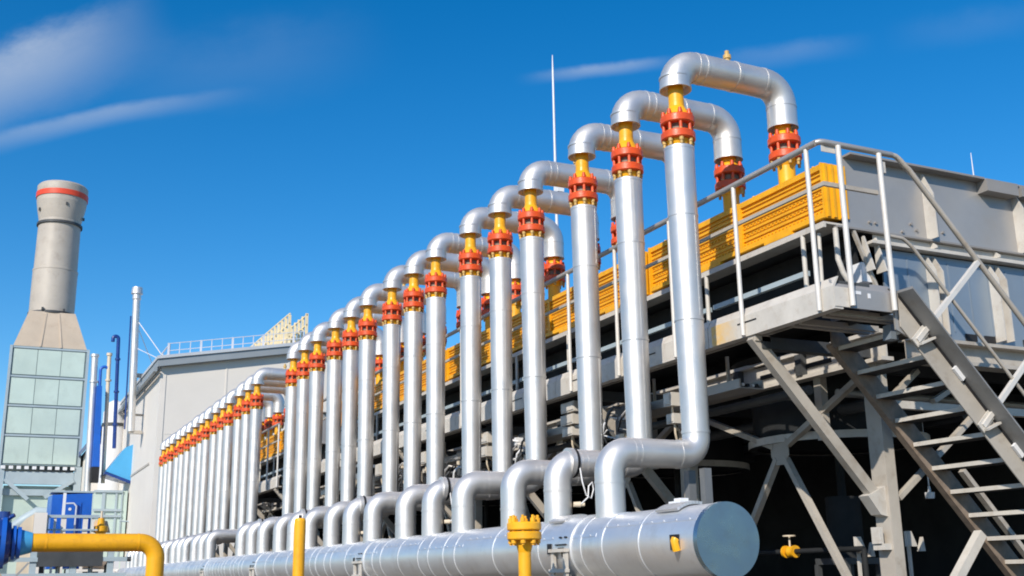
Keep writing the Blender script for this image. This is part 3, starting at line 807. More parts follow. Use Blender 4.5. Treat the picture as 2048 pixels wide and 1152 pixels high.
# ------------------------------------------------------------------ access platforms with railings
XP, YP = 6.645, 7.30
def platform(y0, y1, label, near):
    t = thing('access_platform', label, 'platform', (XP, y0, 3.85))
    def P(name, m, fn, par=None):
        mb = MB(); fn(mb); return mb.build(name, m, par or t)
    def kick(b, ya, yz):
        b.m(M['steel_light'])
        b.prism([(XP, 3.85), (XP, 4.06), (XP + 0.06, 4.15), (XP + 0.075, 4.15), (XP + 0.02, 4.05), (XP + 0.02, 3.87), (XP + 0.10, 3.87), (XP + 0.10, 3.85)], 'y', ya, yz)
        b.m(M['black'])
        if yz - ya > 0.9:
            b.box(XP - 0.004, XP - 0.0005, ya + 0.5 * (yz - ya) + 0.15, ya + 0.5 * (yz - ya) + 0.45, 3.985, 4.0)
    segs = [(y0 + 0.001, y0 + 1.90)] if near else []
    yy = y0 + (1.91 if near else 0.0)
    while yy < y1 - 0.2:
        segs.append((yy, min(yy + 1.70, y1))); yy += 1.71
    for i, (a, z) in enumerate(segs):
        mb = MB(); kick(mb, a, z); kp = mb.build('kick_plate', None, t)
        if near and i == 0:
            P('yellow_end', M['yellow_fading'], lambda b: b.prism([(XP - 0.003, 3.852), (XP - 0.003, 4.06), (XP - 0.001, 4.06), (XP - 0.001, 3.852)], 'y', a + 1.42, z - 0.06), kp)
    # stringer behind the kick plates, grating bars
    P('edge_channel', M['seam_grey'], lambda b: b.box(XP + 0.11, XP + 0.15, y0 + 0.1, y1, 3.92, 4.08))
    P('inner_channel', M['steel'], lambda b: b.box(7.06, 7.10, y0 + 0.8, y1, 3.94, 4.08))
    P('deck_plate', M['dark_steel'], lambda b: b.box(XP + 0.08, 7.10, y0 + 0.03, y1, 4.085, 4.12))
    def grating(b):
        yy = y0 + 0.1
        while yy < y1:
            b.box(XP + 0.12, 7.05, yy, yy + 0.03, 4.03, 4.084)
            yy += 0.38
    P('deck_rib', M['steel'], grating)
    if near:
        XE = 7.35
        P('kick_plate', M['zinc'], lambda b: (b.prism([(y0, 3.87), (y0, 4.05), (y0 + 0.06, 4.13), (y0 + 0.075, 4.13), (y0 + 0.02, 4.04), (y0 + 0.02, 3.87)], 'x', XP + 0.02, XE)))
        P('corner_plate', M['steel_light'], lambda b: b.box(XP + 0.002, XP + 0.17, y0 - 0.006, y0 - 0.001, 3.87, 4.05))
        P('name_strip', M['white'], lambda b: b.box(6.86, 6.96, y0 - 0.005, y0 - 0.001, 4.0, 4.03))
        P('name_strip', M['white'], lambda b: b.box(7.04, 7.07, y0 - 0.005, y0 - 0.001, 3.975, 4.02))
        def deck(b):
            x = XP + 0.05
            while x < XE:
                b.box(x, x + 0.008, y0 + 0.03, 8.1, 4.06, 4.083); x += 0.06
            b.box(XP + 0.1, XE, 7.66, 7.70, 3.90, 4.05); b.box(XP + 0.1, XE, 8.06, 8.10, 3.90, 4.05); b.box(XE - 0.03, XE, y0 + 0.02, 8.1, 3.87, 4.1)
        P('end_deck', M['dark_steel'], deck)
        P('deck_joist', M['steel'], lambda b: [b.box(XP + 0.12, 7.7, yv, yv + 0.05, 3.84, 3.895) for yv in (7.46, 7.56, 7.88, 8.0)])
        P('lamp_bracket', M['zinc_panel'], lambda b: (b.prism([(7.40, 3.66), (7.50, 3.66), (7.48, 3.80), (7.42, 3.80)], 'y', 7.44, 7.54)))
    # railing
    ry = y0 + 0.17 if near else y0
    posts = []
    yy = ry
    while yy < y1:
        posts.append(yy); yy += 1.19 if len(posts) > 1 else 1.12
    for yv in posts:
        P('railing_post', M['rail_white'], lambda b: b.rod((XP - 0.024, yv, 3.86), (XP - 0.024, yv, 5.40), 0.023, 10))
    TR = (y0 + 0.03) if near else y0
    P('top_rail', M['zinc'], lambda b: b.rod((XP - 0.02, TR, 5.42), (XP - 0.02, y1, 5.42), 0.03, 12))
    P('mid_rail', M['steel'], lambda b: b.bar((XP + 0.014, y0, 5.02), (XP + 0.014, y1, 5.02), 0.03, 0.035))
    if near:
        for x in (6.83, 7.32):
            P('railing_post', M['rail_white'], lambda b: b.rod((x, y0 - 0.03, 3.88), (x, y0 - 0.03, 5.40), 0.026, 10))
        P('top_rail', M['zinc'], lambda b: b.tube([(XP - 0.02, y0 + 0.03, 5.42), (XP, y0 + 0.005, 5.422), (XP + 0.04, y0 - 0.01, 5.42), (7.50, y0 - 0.01, 5.42)], 0.029, 12))
        P('corner_bracket', M['steel_light'], lambda b: b.box(XP + 0.01, XP + 0.17, y0 - 0.004, y0 + 0.004, 5.33, 5.395))
        P('mid_rail', M['steel'], lambda b: b.bar((XP, y0 + 0.014, 5.02), (7.30, y0 + 0.014, 5.02), 0.03, 0.04))
        P('hinge', M['steel_light'], lambda b: (b.box(7.35, 7.40, y0 - 0.02, y0 + 0.01, 5.22, 5.33),))
    # knee braces down to the columns
    yb = YE + 0.37 if near else y0 + 0.37
    while yb < y1:
        P('knee_brace', M['steel'], lambda b: (b.bar((XP + 0.03, yb, 3.84), (8.09, yb, 2.27), 0.09, 0.11, (1, 0, 0)), b.box(XP + 0.02, XP + 0.2, yb - 0.06, yb + 0.06, 3.79, 3.845)))
        P('bearer', M['dark_steel'], lambda b: b.box(XP + 0.1, 8.12, yb - 0.06, yb + 0.06, 3.72, 3.838))
        yb += TRIO
    return t
M['yellow_fading'] = mat('fading_yellow', (0.72, 0.47, 0.16), 0.5, 0.0, 0.1, 3.0, 0.1, 30, 0.9, (0.60, 0.56, 0.50))
def fade_edge(m):
    # yellow fades out towards one end of the plate, with a ragged edge
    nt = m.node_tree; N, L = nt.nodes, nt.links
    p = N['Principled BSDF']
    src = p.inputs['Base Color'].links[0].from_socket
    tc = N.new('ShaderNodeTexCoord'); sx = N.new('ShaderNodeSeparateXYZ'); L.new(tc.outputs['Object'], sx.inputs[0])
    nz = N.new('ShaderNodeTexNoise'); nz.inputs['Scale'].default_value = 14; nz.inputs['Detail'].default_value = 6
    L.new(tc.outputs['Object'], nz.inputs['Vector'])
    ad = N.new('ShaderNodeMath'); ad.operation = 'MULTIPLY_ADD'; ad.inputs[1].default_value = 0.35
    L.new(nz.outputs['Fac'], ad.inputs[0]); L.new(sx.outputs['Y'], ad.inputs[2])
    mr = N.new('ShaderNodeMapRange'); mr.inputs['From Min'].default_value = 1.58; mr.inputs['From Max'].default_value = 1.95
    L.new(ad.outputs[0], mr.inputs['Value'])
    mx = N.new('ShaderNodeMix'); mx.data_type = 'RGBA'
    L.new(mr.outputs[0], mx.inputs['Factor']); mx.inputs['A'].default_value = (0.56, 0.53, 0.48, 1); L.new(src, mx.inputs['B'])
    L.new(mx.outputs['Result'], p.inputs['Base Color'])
fade_edge(M['yellow_fading'])
platform(YP, 25.4, 'grey access platform with tubular railing along the near yellow boxes', True)
platform(27.6, 44.6, 'far access platform with pale railing, seen through the gap between riser rows', False)

# ------------------------------------------------------------------ staircase
SL = 1.07
def sz(x, base):
    return base - SL * (x - 8.05)
st = thing('staircase', 'steep grey steel staircase with open treads descending from the platform end', 'staircase', (10.6, 7.7, 0))
def P(name, m, fn, par=None):
    mb = MB(); fn(mb); return mb.build(name, m, par or st)
xa, xz = 7.40, 10.72
yn, yf = 7.30, 8.22
for y, mm in ((yn, M['steel_light']), (yf, M['rust_edge'])):
    def strg(b):
        b.prism([(xa, sz(xa, 3.05)), (xz, max(0.02, sz(xz, 3.05))), (xz, sz(xz, 3.36)), (xa, sz(xa, 3.36))], 'y', y, y + 0.012)
        if y == yn:
            pass
        else:
            b.prism([(xa, sz(xa, 3.05)), (xz, max(0.02, sz(xz, 3.05))), (xz, sz(xz, 3.075)), (xa, sz(xa, 3.075))], 'y', y + 0.012, y + 0.08)
    P('stringer', M['steel'] if y == yn else mm, strg)
P('stringer_flange', M['stair_flange'], lambda b: b.prism([(xa, sz(xa, 3.362)), (xz, sz(xz, 3.362)), (xz, sz(xz, 3.385)), (xa, sz(xa, 3.385))], 'y', yn - 0.19, yn + 0.012))
P('shadow_line_strip', M['black'], lambda b: b.prism([(xa, sz(xa, 3.325)), (xz, sz(xz, 3.325)), (xz, sz(xz, 3.36)), (xa, sz(xa, 3.36))], 'y', yn - 0.012, yn - 0.002))  # black strip painting the shadow line below the flange
z = 3.965
while z > 0.1:
    x = 8.05 + (3.13 - z) / SL
    P('tread', M['dark_steel'], lambda b: (b.m(M['tread_shade']).box(x + 0.006, x + 0.24, yn + 0.013, yf - 0.001, z - 0.03, z), b.m(M['steel_light']).box(x - 0.004, x + 0.006, yn + 0.013, yf - 0.001, z - 0.034, z + 0.006)))  # sunlit edge and shaded plate put into two colours
    z -= 0.228
P('hanger_plate', M['zinc'], lambda b: b.prism([(7.36, 3.72), (7.50, 3.66), (7.50, 4.0), (7.36, 4.1)], 'y', yn + 0.02, yn + 0.04))
# handrail with its posts square to the slope
d = Vector((1, 0, -SL)).normalized(); nrm = Vector((SL, 0, 1)).normalized()
yh = yn - 0.01
P('handrail', M['steel'], lambda b: b.tube([(7.50, yh, 5.42), (7.55, yh, 5.415), (7.60, yh, 5.385), (7.66, yh, 5.33)] + [(x_, yh, sz(x_, 4.93)) for x_ in (7.7, 9.0, 11.2)], 0.027, 10))
P('mid_rail', M['steel'], lambda b: b.tube([(7.34, yh, 4.60), (7.52, yh, 4.595), (7.57, yh, 4.57)] + [(x_, yh, sz(x_, 4.08)) for x_ in (7.63, 9.0, 11.0)], 0.018, 8))
for x0 in (7.69, 8.39, 9.12, 9.85):
    p0 = Vector((x0, yn - 0.015, sz(x0, 3.36) )); 
    ln = (4.93 - 3.36) / math.sqrt(1 + SL * SL)
    P('railing_post', M['rail_white'], lambda b: b.bar(p0 - nrm * 0.18, p0 + nrm * (ln - 0.02), 0.045, 0.045, (0, 1, 0)))
    P('post_bracket', M['steel_light'], lambda b: (b.bar(p0 - nrm * 0.215, p0 - nrm * 0.01, 0.10, 0.012, (0, 1, 0)), b.bar(p0 - nrm * 0.20 + d * 0.03 + Vector((0, -0.03, 0)), p0 - nrm * 0.02 + d * 0.10 + Vector((0, -0.03, 0)), 0.02, 0.05, (0, 1, 0))))
for x in (7.98, 8.62, 9.3):
    P('clip', M['white'], lambda b: b.bar(Vector((x, yn - 0.02, sz(x, 3.33))), Vector((x + 0.10, yn - 0.02, sz(x + 0.10, 3.33))), 0.03, 0.05))
P('prop', M['steel_light'], lambda b: (b.bar((8.86, 8.0, 1.94), (8.02, 8.0, 1.02), 0.09, 0.09, (0, 1, 0)), b.bar((8.02, 8.0, 1.02), (8.02, 8.0, 0.0), 0.09, 0.09)))

# ------------------------------------------------------------------ clutter under the platform
def jbox(x, y, z, wx, wy, hz, label, m='steel_light'):
    t = thing('junction_box', label, 'junction box', (x, y, z), 'junction boxes under the platform')
    mb = MB(); mb.box(x, x + wx, y, y + wy, z, z + hz); mb.build('case', M[m], t)
    mb = MB(); mb.box(x - 0.012, x - 0.001, y + 0.02, y + wy - 0.02, z + 0.02, z + hz - 0.02); mb.build('cover', M[m], t)
    mb = MB()
    mb.tube([(x + wx / 2, y + wy / 2, z), (x + wx / 2, y + wy / 2, z - 0.10), (x + wx / 2 + 0.06, y + wy / 2 + 0.05, z - 0.22), (x + wx / 2 + 0.2, y + wy / 2 + 0.1, z - 0.3)], 0.014, 6)
    mb.build('conduit', M['beige'], t)
JB = [(6.80, 12.42, 3.66, 0.14, 0.36, 0.13), (6.80, 12.46, 3.50, 0.14, 0.34, 0.13), (6.82, 12.52, 3.36, 0.14, 0.28, 0.11),
      (6.85, 10.25, 3.42, 0.12, 0.16, 0.15), (6.85, 10.22, 3.22, 0.12, 0.15, 0.11),
      (6.80, 15.15, 3.56, 0.14, 0.30, 0.16), (6.80, 15.2, 3.36, 0.14, 0.28, 0.15), (6.80, 17.75, 3.5, 0.14, 0.32, 0.2), (6.80, 20.1, 3.5, 0.14, 0.34, 0.22)]
JL = ['upper pale box of a stack of three, between the third and fourth risers', 'middle pale box of a stack of three, between the third and fourth risers', 'lowest pale box of a stack of three, between the third and fourth risers',
      'upper small bright box in the dark between second and first risers', 'lower small bright box in the dark between second and first risers',
      'upper pale box of a pair between the fifth and sixth risers', 'lower pale box of a pair between the fifth and sixth risers', 'pale box under the platform behind the seventh riser', 'pale box under the platform behind the tenth riser']
for a, l in zip(JB, JL):
    jbox(*a, l)
for k in range(5):
    y = 9.4 + TRIO * k
    t = thing('cable_tray', (['nearest', 'second', 'third', 'fourth', 'last'][k] + ' grey cable tray slung below the near platform deck'), 'cable tray', (7.3, y, 3.5), 'cable trays under the near platform')
    mb = MB(); mb.box(7.15, 7.17, y, y + 2.4, 3.50, 3.60); mb.box(7.45, 7.47, y, y + 2.4, 3.50, 3.60); mb.box(7.17, 7.45, y, y + 2.4, 3.50, 3.512); mb.build('trough', M['zinc'], t)
    for j, (dx, r) in enumerate(((0.05, 0.018), (0.11, 0.022), (0.18, 0.016), (0.23, 0.02))):
        mb = MB(); mb.tube([(7.17 + dx, y + 0.02 + q * 0.34, 3.535 + 0.012 * random.random()) for q in range(8)], r, 7); mb.build('cable', M['black'] if j % 2 else M['white'], t)
    for q in (0.4, 1.9):
        mb = MB(); mb.bar((7.31, y + q, 3.512), (7.31, y + q, 3.92), 0.03, 0.03); mb.build('hanger', M['steel'], t)
for k, (y, z, lab) in enumerate(((9.0, 3.45, 'thin dark conduit pipe running just under the near platform'),)):
    mb = MB(); mb.tube([(7.75, y, z), (7.75, 25.0, z)], 0.05, 10)
    tag(mb.build('conduit_pipe', M['dark_steel'], None, (7.75, y, z)), lab, 'pipe')
def cluster(y, label, seed):
    rnd = random.Random(seed)
    X0 = 6.74
    t = thing('valve_manifold', label, 'valve manifold', (X0, y, 3.2), 'small valve manifolds under the platform edge')
    mb = MB(); mb.box(X0 + 0.24, X0 + 0.26, y - 0.35, y + 0.35, 3.10, 3.60); mb.bar((X0 + 0.27, y, 3.6), (X0 + 0.27, y, 4.03), 0.05, 0.05); mb.build('back_plate', M['dark_steel'], t)
    for k in range(8):
        yy = y - 0.36 + rnd.random() * 0.6; zz = 3.1 + rnd.random() * 0.5
        mb = MB(); wy, hh = 0.05 + rnd.random() * 0.12, 0.03 + rnd.random() * 0.08
        mb.box(X0 + 0.10 + rnd.random() * 0.06, X0 + 0.235, yy, yy + wy, zz, zz + hh); mb.build('block', M[rnd.choice(['steel_light', 'white', 'zinc', 'beige'])], t)
    for k in range(6):
        yy = y - 0.3 + rnd.random() * 0.6; zz = 3.2 + rnd.random() * 0.4
        mb = MB()
        mb.tube([(X0 + 0.16, yy, zz), (X0 + 0.08, yy + 0.03, zz + 0.02), (X0 + 0.04, yy + 0.10, zz - 0.06), (X0 + 0.06, yy + 0.2, zz - 0.18), (X0 + 0.14, yy + 0.26 * (1 if k % 2 else -1), zz - 0.3), (X0 + 0.2, yy + 0.3, zz - 0.33)], 0.010 + rnd.random() * 0.012, 6)
        mb.build('hose', M[rnd.choice(['white', 'zinc', 'black', 'dark_steel'])], t)
    mb = MB(); mb.rod((X0 + 0.08, y - 0.45, 3.08), (X0 + 0.08, y + 0.45, 3.08), 0.026, 8); mb.build('collector', M['zinc'], t)
for y, l in ((11.35, 'small cluttered valve manifold in the shadow between second and third risers'), (14.1, 'small cluttered valve manifold in the shadow between fourth and fifth risers'),
             (16.45, 'small cluttered valve manifold in the shadow between sixth and seventh risers'), (19.0, 'small cluttered valve manifold in the shadow between eighth and ninth risers'), (21.4, 'small cluttered valve manifold in the shadow behind the eleventh riser')):
    cluster(y, l, int(y * 10))
# small sunlit equipment low in the dark underneath
t = thing('drain_valve', 'small yellow valve glinting in the dark beneath the fan ring', 'valve', (8.47, 10.4, 1.9))
mb = MB(); mb.lathe((8.47, 10.3, 1.83), (0, 1, 0), [(0, 0.002), (0, 0.07), (0.03, 0.07), (0.03, 0.04), (0.1, 0.065), (0.16, 0.04), (0.16, 0.07), (0.19, 0.07), (0.19, 0.002)], 12); mb.build('body', M['yellow'], t)
mb = MB(); mb.rod((8.47, 10.4, 1.86), (8.47, 10.4, 2.0), 0.012, 6); mb.lathe((8.47, 10.4, 2.0), (0, 0, 1), [(0, 0.05), (0, 0.075), (0.015, 0.075), (0.015, 0.05)], 14); mb.build('handwheel', M['beige'], t)
mb = MB(); mb.rod((8.47, 9.2, 1.83), (8.47, 10.3, 1.83), 0.03, 8); mb.rod((8.47, 10.49, 1.83), (8.47, 12, 1.83), 0.03, 8); mb.rod((8.47, 9.2, 0), (8.47, 9.2, 1.83), 0.03, 8); mb.build('pipe', M['dark'], t)
for (x, y, z, lab) in ((8.52, 9.35, 1.80, 'pale wedge bracket low in the dark, left of the lit column'), (9.0, 9.1, 1.85, 'pale wedge bracket low in the dark, right of the lit column')):
    mb = MB(); mb.prism([(x, z), (x + 0.13, z), (x + 0.06, z + 0.16), (x, z + 0.16)], 'y', y, y + 0.05); mb.prism([(x + 0.16, z - 0.05), (x + 0.24, z - 0.05), (x + 0.22, z + 0.1)], 'y', y, y + 0.05)
    mb.box(x + 0.05, x + 0.08, y + 0.05, y + 0.08, 0, z + 0.1)
    tag(mb.build('wedge_bracket', M['steel_light'], None, (x, y, z)), lab, 'bracket', 'wedge brackets under the cooler')

# ------------------------------------------------------------------ yellow posts in front of the header
t = thing('flanged_post', 'yellow standpipe with a bolted flange head in front of the header', 'standpipe', (4.29, 8.8, 0))
mb = MB(); mb.lathe((4.29, 8.8, 0), (0, 0, 1), [(0, 0.056), (1.80, 0.056), (1.91, 0.085)], 20); mb.build('pole', M['yellow'], t)
for a, b_ in ((1.905, 1.975), (1.985, 2.055)):
    mb = MB(); mb.lathe((4.29, 8.8, a), (0, 0, 1), [(0, 0.004), (0, 0.140), (0.01, 0.150), (b_ - a - 0.01, 0.150), (b_ - a, 0.140), (b_ - a, 0.004)], 28); fl = mb.build('flange', M['yellow'], t)
    if a < 1.95: low = fl
for k in range(8):
    an = 2 * PI * (k + 0.3) / 8
    px, py = 4.29 + 0.118 * math.cos(an), 8.8 + 0.118 * math.sin(an)
    mb = MB(); mb.rod((px, py, 1.86), (px, py, 2.115), 0.013, 8); mb.rod((px, py, 1.875), (px, py, 1.904), 0.025, 6); mb.rod((px, py, 2.056), (px, py, 2.09), 0.025, 6)
    mb.build('stud_bolt', M['yellow'], low)
t = thing('capped_post', 'thin plain yellow standpipe with a small top plug, before the header', 'standpipe', (3.41, 13.0, 0))
mb = MB(); mb.lathe((3.41, 13.0, 0), (0, 0, 1), [(0, 0.068), (2.27, 0.068), (2.30, 0.055), (2.30, 0.001)], 20); mb.build('pole', M['yellow'], t)
mb = MB(); mb.rod((3.41, 13.0, 2.30), (3.41, 13.0, 2.335), 0.018, 8); mb.build('plug', M['black'], t)

# ------------------------------------------------------------------ yellow gas pipe and blue valve at the left
t = thing('gas_pipe', 'yellow gas pipe running level from the blue valve and bending down', 'pipe', (1.94, 14.0, 0))
mb = MB(); mb.tube(elbow_path([(0.55, 14, 2.055), (1.94, 14, 2.055), (1.94, 14, 0.0)], 0.19, 10), 0.104, 28); mb.build('pipe_run', M['yellow'], t)
mb = MB()
ring_on(mb, (0.72, 14, 2.055), (1, 0, 0), 0.104, 0.02, 28, 0.003); ring_on(mb, (1.73, 14, 2.055), (1, 0, 0), 0.104, 0.02, 28, 0.003); mb.build('weld_seam', M['yellow'], t)
t = thing('ball_valve', 'glossy blue ball valve at the left end of the yellow gas pipe', 'valve', (0.1, 14.0, 0))
mb = MB(); mb.lathe((-0.36, 14, 2.055), (1, 0, 0), [(0, 0.0), (0, 0.25), (0.28, 0.25), (0.36, 0.26), (0.5, 0.28), (0.62, 0.27), (0.70, 0.22), (0.705, 0.16), (0.77, 0.155), (0.79, 0.14)], 32); mb.build('body', M['blue_dark'], t)
for x0, x1, r in ((0.24, 0.29, 0.285), (0.36, 0.395, 0.19), (0.41, 0.45, 0.175)):
    mb = MB(); mb.lathe((x0, 14, 2.055), (1, 0, 0), [(0, 0.05), (0, r), (x1 - x0, r), (x1 - x0, 0.05)], 32); mb.build('flange', M['blue'], t)
mb = MB(); mb.lathe((0.44, 14, 2.055), (1, 0, 0), [(0, 0.15), (0.13, 0.112)], 28); mb.build('reducer', M['sky_blue'], t)
mb = MB(); mb.rod((0.26, 14, 2.28), (0.26, 14, 2.40), 0.06, 14); mb.rod((0.26, 14, 2.30), (0.36, 13.95, 2.36), 0.025, 8); mb.build('actuator_stem', M['blue_dark'], t)
mb = MB(); mb.box(0.12, 0.22, 13.71, 13.722, 2.02, 2.14); mb.build('name_plate', M['white'], t)
t = thing('valve_pedestal', 'tan stone coloured valve pedestal under the blue valve', 'pedestal', (0.1, 14.1, 0))
mb = MB(); mb.prism([(-0.6, 0), (0.5, 0), (0.42, 1.50), (0.22, 1.79), (-0.6, 1.75)], 'y', 13.9, 14.3); mb.build('block', M['tan'], t)
mb = MB(); mb.bar((0.28, 13.88, 1.5), (0.55, 13.88, 1.83), 0.06, 0.02); mb.bar((-0.1, 13.88, 1.45), (0.3, 13.88, 1.6), 0.07, 0.02); mb.build('strap', M['zinc'], t)
t = thing('pipe_rack', 'low grey steel rack of small pipes below the yellow gas pipe', 'pipe rack', (1.8, 26.0, 0))
for x in (1.05, 1.85, 2.6):
    mb = MB(); mb.box(x, x + 0.13, 26, 26.13, 0, 2.42); mb.build('post', M['frame_blue_grey'], t)
for z_ in (1.72, 2.05, 2.42):
    mb = MB(); mb.box(0.4, 3.0, 25.96, 25.999, z_, z_ + 0.09); mb.build('beam', M['frame_blue_grey'], t)
mb = MB(); mb.bar((0.55, 25.93, 2.05), (1.1, 25.93, 2.5), 0.07, 0.05, (0, 1, 0)); mb.bar((1.2, 26.2, 2.2), (2.5, 26.2, 2.2), 0.5, 0.5); mb.build('brace', M['dark_steel'], t)
for k in range(5):
    mb = MB(); x = 1.3 + 0.33 * k
    mb.tube([(x, 26.3, 1.2), (x, 26.3, 1.95), (x + 0.12, 26.3, 2.1), (x + 0.5, 26.3, 2.1)], 0.05, 8); mb.build('small_pipe', M['zinc'] if k % 2 else M['dark_steel'], t)

# ------------------------------------------------------------------ lightning rods
for nm, x, y, z0, z1, zs, lab in (('lightning_rod', 12.79, 24.0, 5.6, 15.2, 10.4, 'tall thin lightning rod rising into the sky behind the pipe loops'), ('lightning_rod', 14.1, 12.0, 5.6, 8.2, 6.5, 'short faint lightning rod above the grey girder at right')):
    t = thing(nm, lab, 'lightning rod', (x, y, z0), 'lightning rods on the cooler roof')
    mb = MB(); mb.tube([(x, y, z0), (x, y, zs)], 0.05 if z1 > 10 else 0.02, 8); mb.build('mast', M['rail_pale'], t)
    mb = MB(); mb.tube([(x, y, zs), (x, y, z1 - 0.5), (x, y, z1)], [0.042, 0.03, 0.012] if z1 > 10 else [0.018, 0.014, 0.006], 8); mb.build('rod', M['rail_pale'], t)
t = thing('floodlight', 'small dark twin floodlight bracket on the tall lightning rod mast', 'floodlight', (12.79, 23.9, 11.2))
mb = MB(); mb.bar((12.4, 23.9, 11.22), (13.2, 23.9, 11.22), 0.05, 0.05); mb.build('arm', M['dark_steel'], t)
for x in (12.45, 13.1):
    mb = MB(); mb.prism([(x - 0.12, 11.0), (x + 0.12, 11.0), (x + 0.08, 11.2), (x - 0.08, 11.2)], 'y', 23.7, 23.9); mb.build('lamp_head', M['dark_steel'], t)
mb = MB(); mb.box(12.7, 12.88, 23.72, 23.95, 11.22, 11.5); mb.build('control_box', M['white'], t)

# ------------------------------------------------------------------ beige hall
HX0, HXR, HX1, HY, HYB = 6.93, 13.75, 16.9, 52.0, 84.0
SLP = 0.172
def hz(x):
    return 11.05 + SLP * (x - HX0) if x <= HXR else 11.05 + SLP * (HXR - HX0) - SLP * (x - HXR)
t = thing('hall_building', 'large beige metal clad hall with a shallow gable roof', 'building', (HX0, HY, 0))
def P(name, m, fn, par=None):
    mb = MB(); fn(mb); return mb.build(name, m, par or t)
P('wall', M['hall'], lambda b: b.prism([(HX0, 0), (HX1, 0), (HX1, hz(HX1) + 0.2), (HXR, hz(HXR) + 0.2), (HX0, hz(HX0) + 0.2)], 'y', HY, HYB))
rf = P('roof', M['fascia'], lambda b: b.prism([(HX0 - 0.22, hz(HX0) + 0.08), (HXR, hz(HXR) + 0.12), (HX1 + 0.3, hz(HX1) + 0.08), (HX1 + 0.3, hz(HX1) + 0.46), (HXR, hz(HXR) + 0.46), (HX0 - 0.22, hz(HX0) + 0.42)], 'y', HY - 0.35, HYB + 0.3))
P('edge_trim', M['fascia_top'], lambda b: b.prism([(HX0 - 0.27, hz(HX0) + 0.42), (HXR, hz(HXR) + 0.465), (HX1 + 0.35, hz(HX1) + 0.465), (HX1 + 0.35, hz(HX1) + 0.58), (HXR, hz(HXR) + 0.62), (HX0 - 0.27, hz(HX0) + 0.56)], 'y', HY - 0.42, HYB + 0.35), rf)
P('corner_trim', M['hall_trim'], lambda b: b.box(HX0 - 0.03, HX0 + 0.22, HY - 0.03, HY + 0.25, 0, 10.98))
P('wall_seam', M['hall_trim'], lambda b: [b.box(x, x + 0.07, HY - 0.02, HY - 0.002, 0, hz(x) - 0.1) for x in (9.85, 12.8, 15.6)])
P('wall_seam', M['hall_trim'], lambda b: [b.box(HX0 + 0.3, HX1, HY - 0.012, HY - 0.002, z, z + 0.05) for z in (2.5, 5.3, 8.1)])
P('side_gutter', M['fascia'], lambda b: b.box(HX0 - 0.38, HX0 - 0.23, HY - 0.3, HYB, 10.9, 11.08))
P('side_band', M['stack'], lambda b: b.box(HX0 - 0.03, HX0 - 0.002, HY + 2.0, HY + 9.5, 6.9, 7.0))
def roof_rail(b):
    n_ = 14
    for i in range(n_):
        x = HX0 + 0.25 + (HXR - HX0 - 0.5) * i / (n_ - 1)
        zb = hz(x) + 0.5
        b.bar((x, HY, zb), (x, HY, zb + 0.72), 0.09 if i % 3 == 0 else 0.03, 0.06, (0, 1, 0))
    for dz in (0.70, 0.36):
        b.bar((HX0 + 0.2, HY, hz(HX0 + 0.2) + 0.5 + dz), (HXR - 0.2, HY, hz(HXR - 0.2) + 0.5 + dz), 0.03, 0.045, (0, 1, 0))
P('roof_railing', M['rail_pale'], roof_rail, rf)
def eave_rail(b):
    for i in range(14):
        y = HY + 0.1 + 2.2 * i
        b.bar((HX0 + 0.3, y, 11.5), (HX0 + 0.3, y, 12.3), 0.07, 0.06)
    for z in (12.28, 11.9):
        b.bar((HX0 + 0.3, HY, z), (HX0 + 0.3, HYB, z), 0.05, 0.05)
P('roof_railing', M['rail_pale'], eave_rail, rf)
def ridge(b):
    for xo in (0.0, -0.85):
        for i in range(34):
            y = HY + 0.05 + 0.74 * i
            x = HXR - 0.1 + xo
            z0 = hz(x) + 0.55
            b.bar((x, y, z0), (x, y, z0 + 1.55), 0.10, 0.13, (1, 0, 0))
        for dz in (1.55, 1.05, 0.4):
            b.bar((HXR - 0.1 + xo, HY, hz(HXR) + 0.45 + dz), (HXR - 0.1 + xo, HY + 25, hz(HXR) + 0.45 + dz), 0.06, 0.06)
    b.box(HXR - 1.0, HXR + 0.0, HY + 0.2, HY + 25, hz(HXR) + 0.6, hz(HXR) + 0.72)
P('ridge_walkway', M['rail_cream'], ridge, rf)

# ------------------------------------------------------------------ exhaust stack
t = thing('exhaust_stack', 'tall beige exhaust stack with a red band, on a pale green panelled casing', 'chimney', (2.3, 57.7, 0))
SX, SY = 2.27, 57.7
ch = P('chimney', M['stack'], lambda b: b.lathe((SX, SY, 14.4), (0, 0, 1), [(0, 1.05), (2.2, 1.05), (2.22, 1.065), (2.30, 1.065), (2.32, 1.02), (4.62, 1.00), (4.86, 1.0), (5.35, 1.10), (5.8, 1.18), (6.4, 1.21), (6.66, 1.21), (6.76, 1.12), (6.76, 1.02), (6.3, 0.98)], 40))
P('red_band', M['stack_band'], lambda b: b.lathe((SX, SY, 20.44), (0, 0, 1), [(0, 1.19), (0, 1.23), (0.27, 1.24), (0.27, 1.19)], 40), ch)
P('flange_ring', M['dark_steel'], lambda b: b.lathe((SX, SY, 19.0), (0, 0, 1), [(0, 0.9), (0, 1.08), (0.12, 1.08), (0.12, 0.9)], 40), ch)
P('flange_ring', M['dark_steel'], lambda b: b.lathe((SX, SY, 14.36), (0, 0, 1), [(0, 0.9), (0, 1.10), (0.12, 1.10), (0.12, 0.9)], 40), ch)
for a, z in ((-1.4, 19.9), (-2.7, 19.65), (-0.3, 19.4), (-1.1, 14.46), (-2.0, 14.46)):
    P('lifting_lug', M['dark_steel'], lambda b: b.box(SX + 1.12 * math.cos(a) - 0.05, SX + 1.12 * math.cos(a) + 0.05, SY + 1.12 * math.sin(a) - 0.05, SY + 1.12 * math.sin(a) + 0.05, z, z + 0.14), ch)
hx0, hx1, hy0, hy1 = 0.62, 3.98, 56.0, 59.4
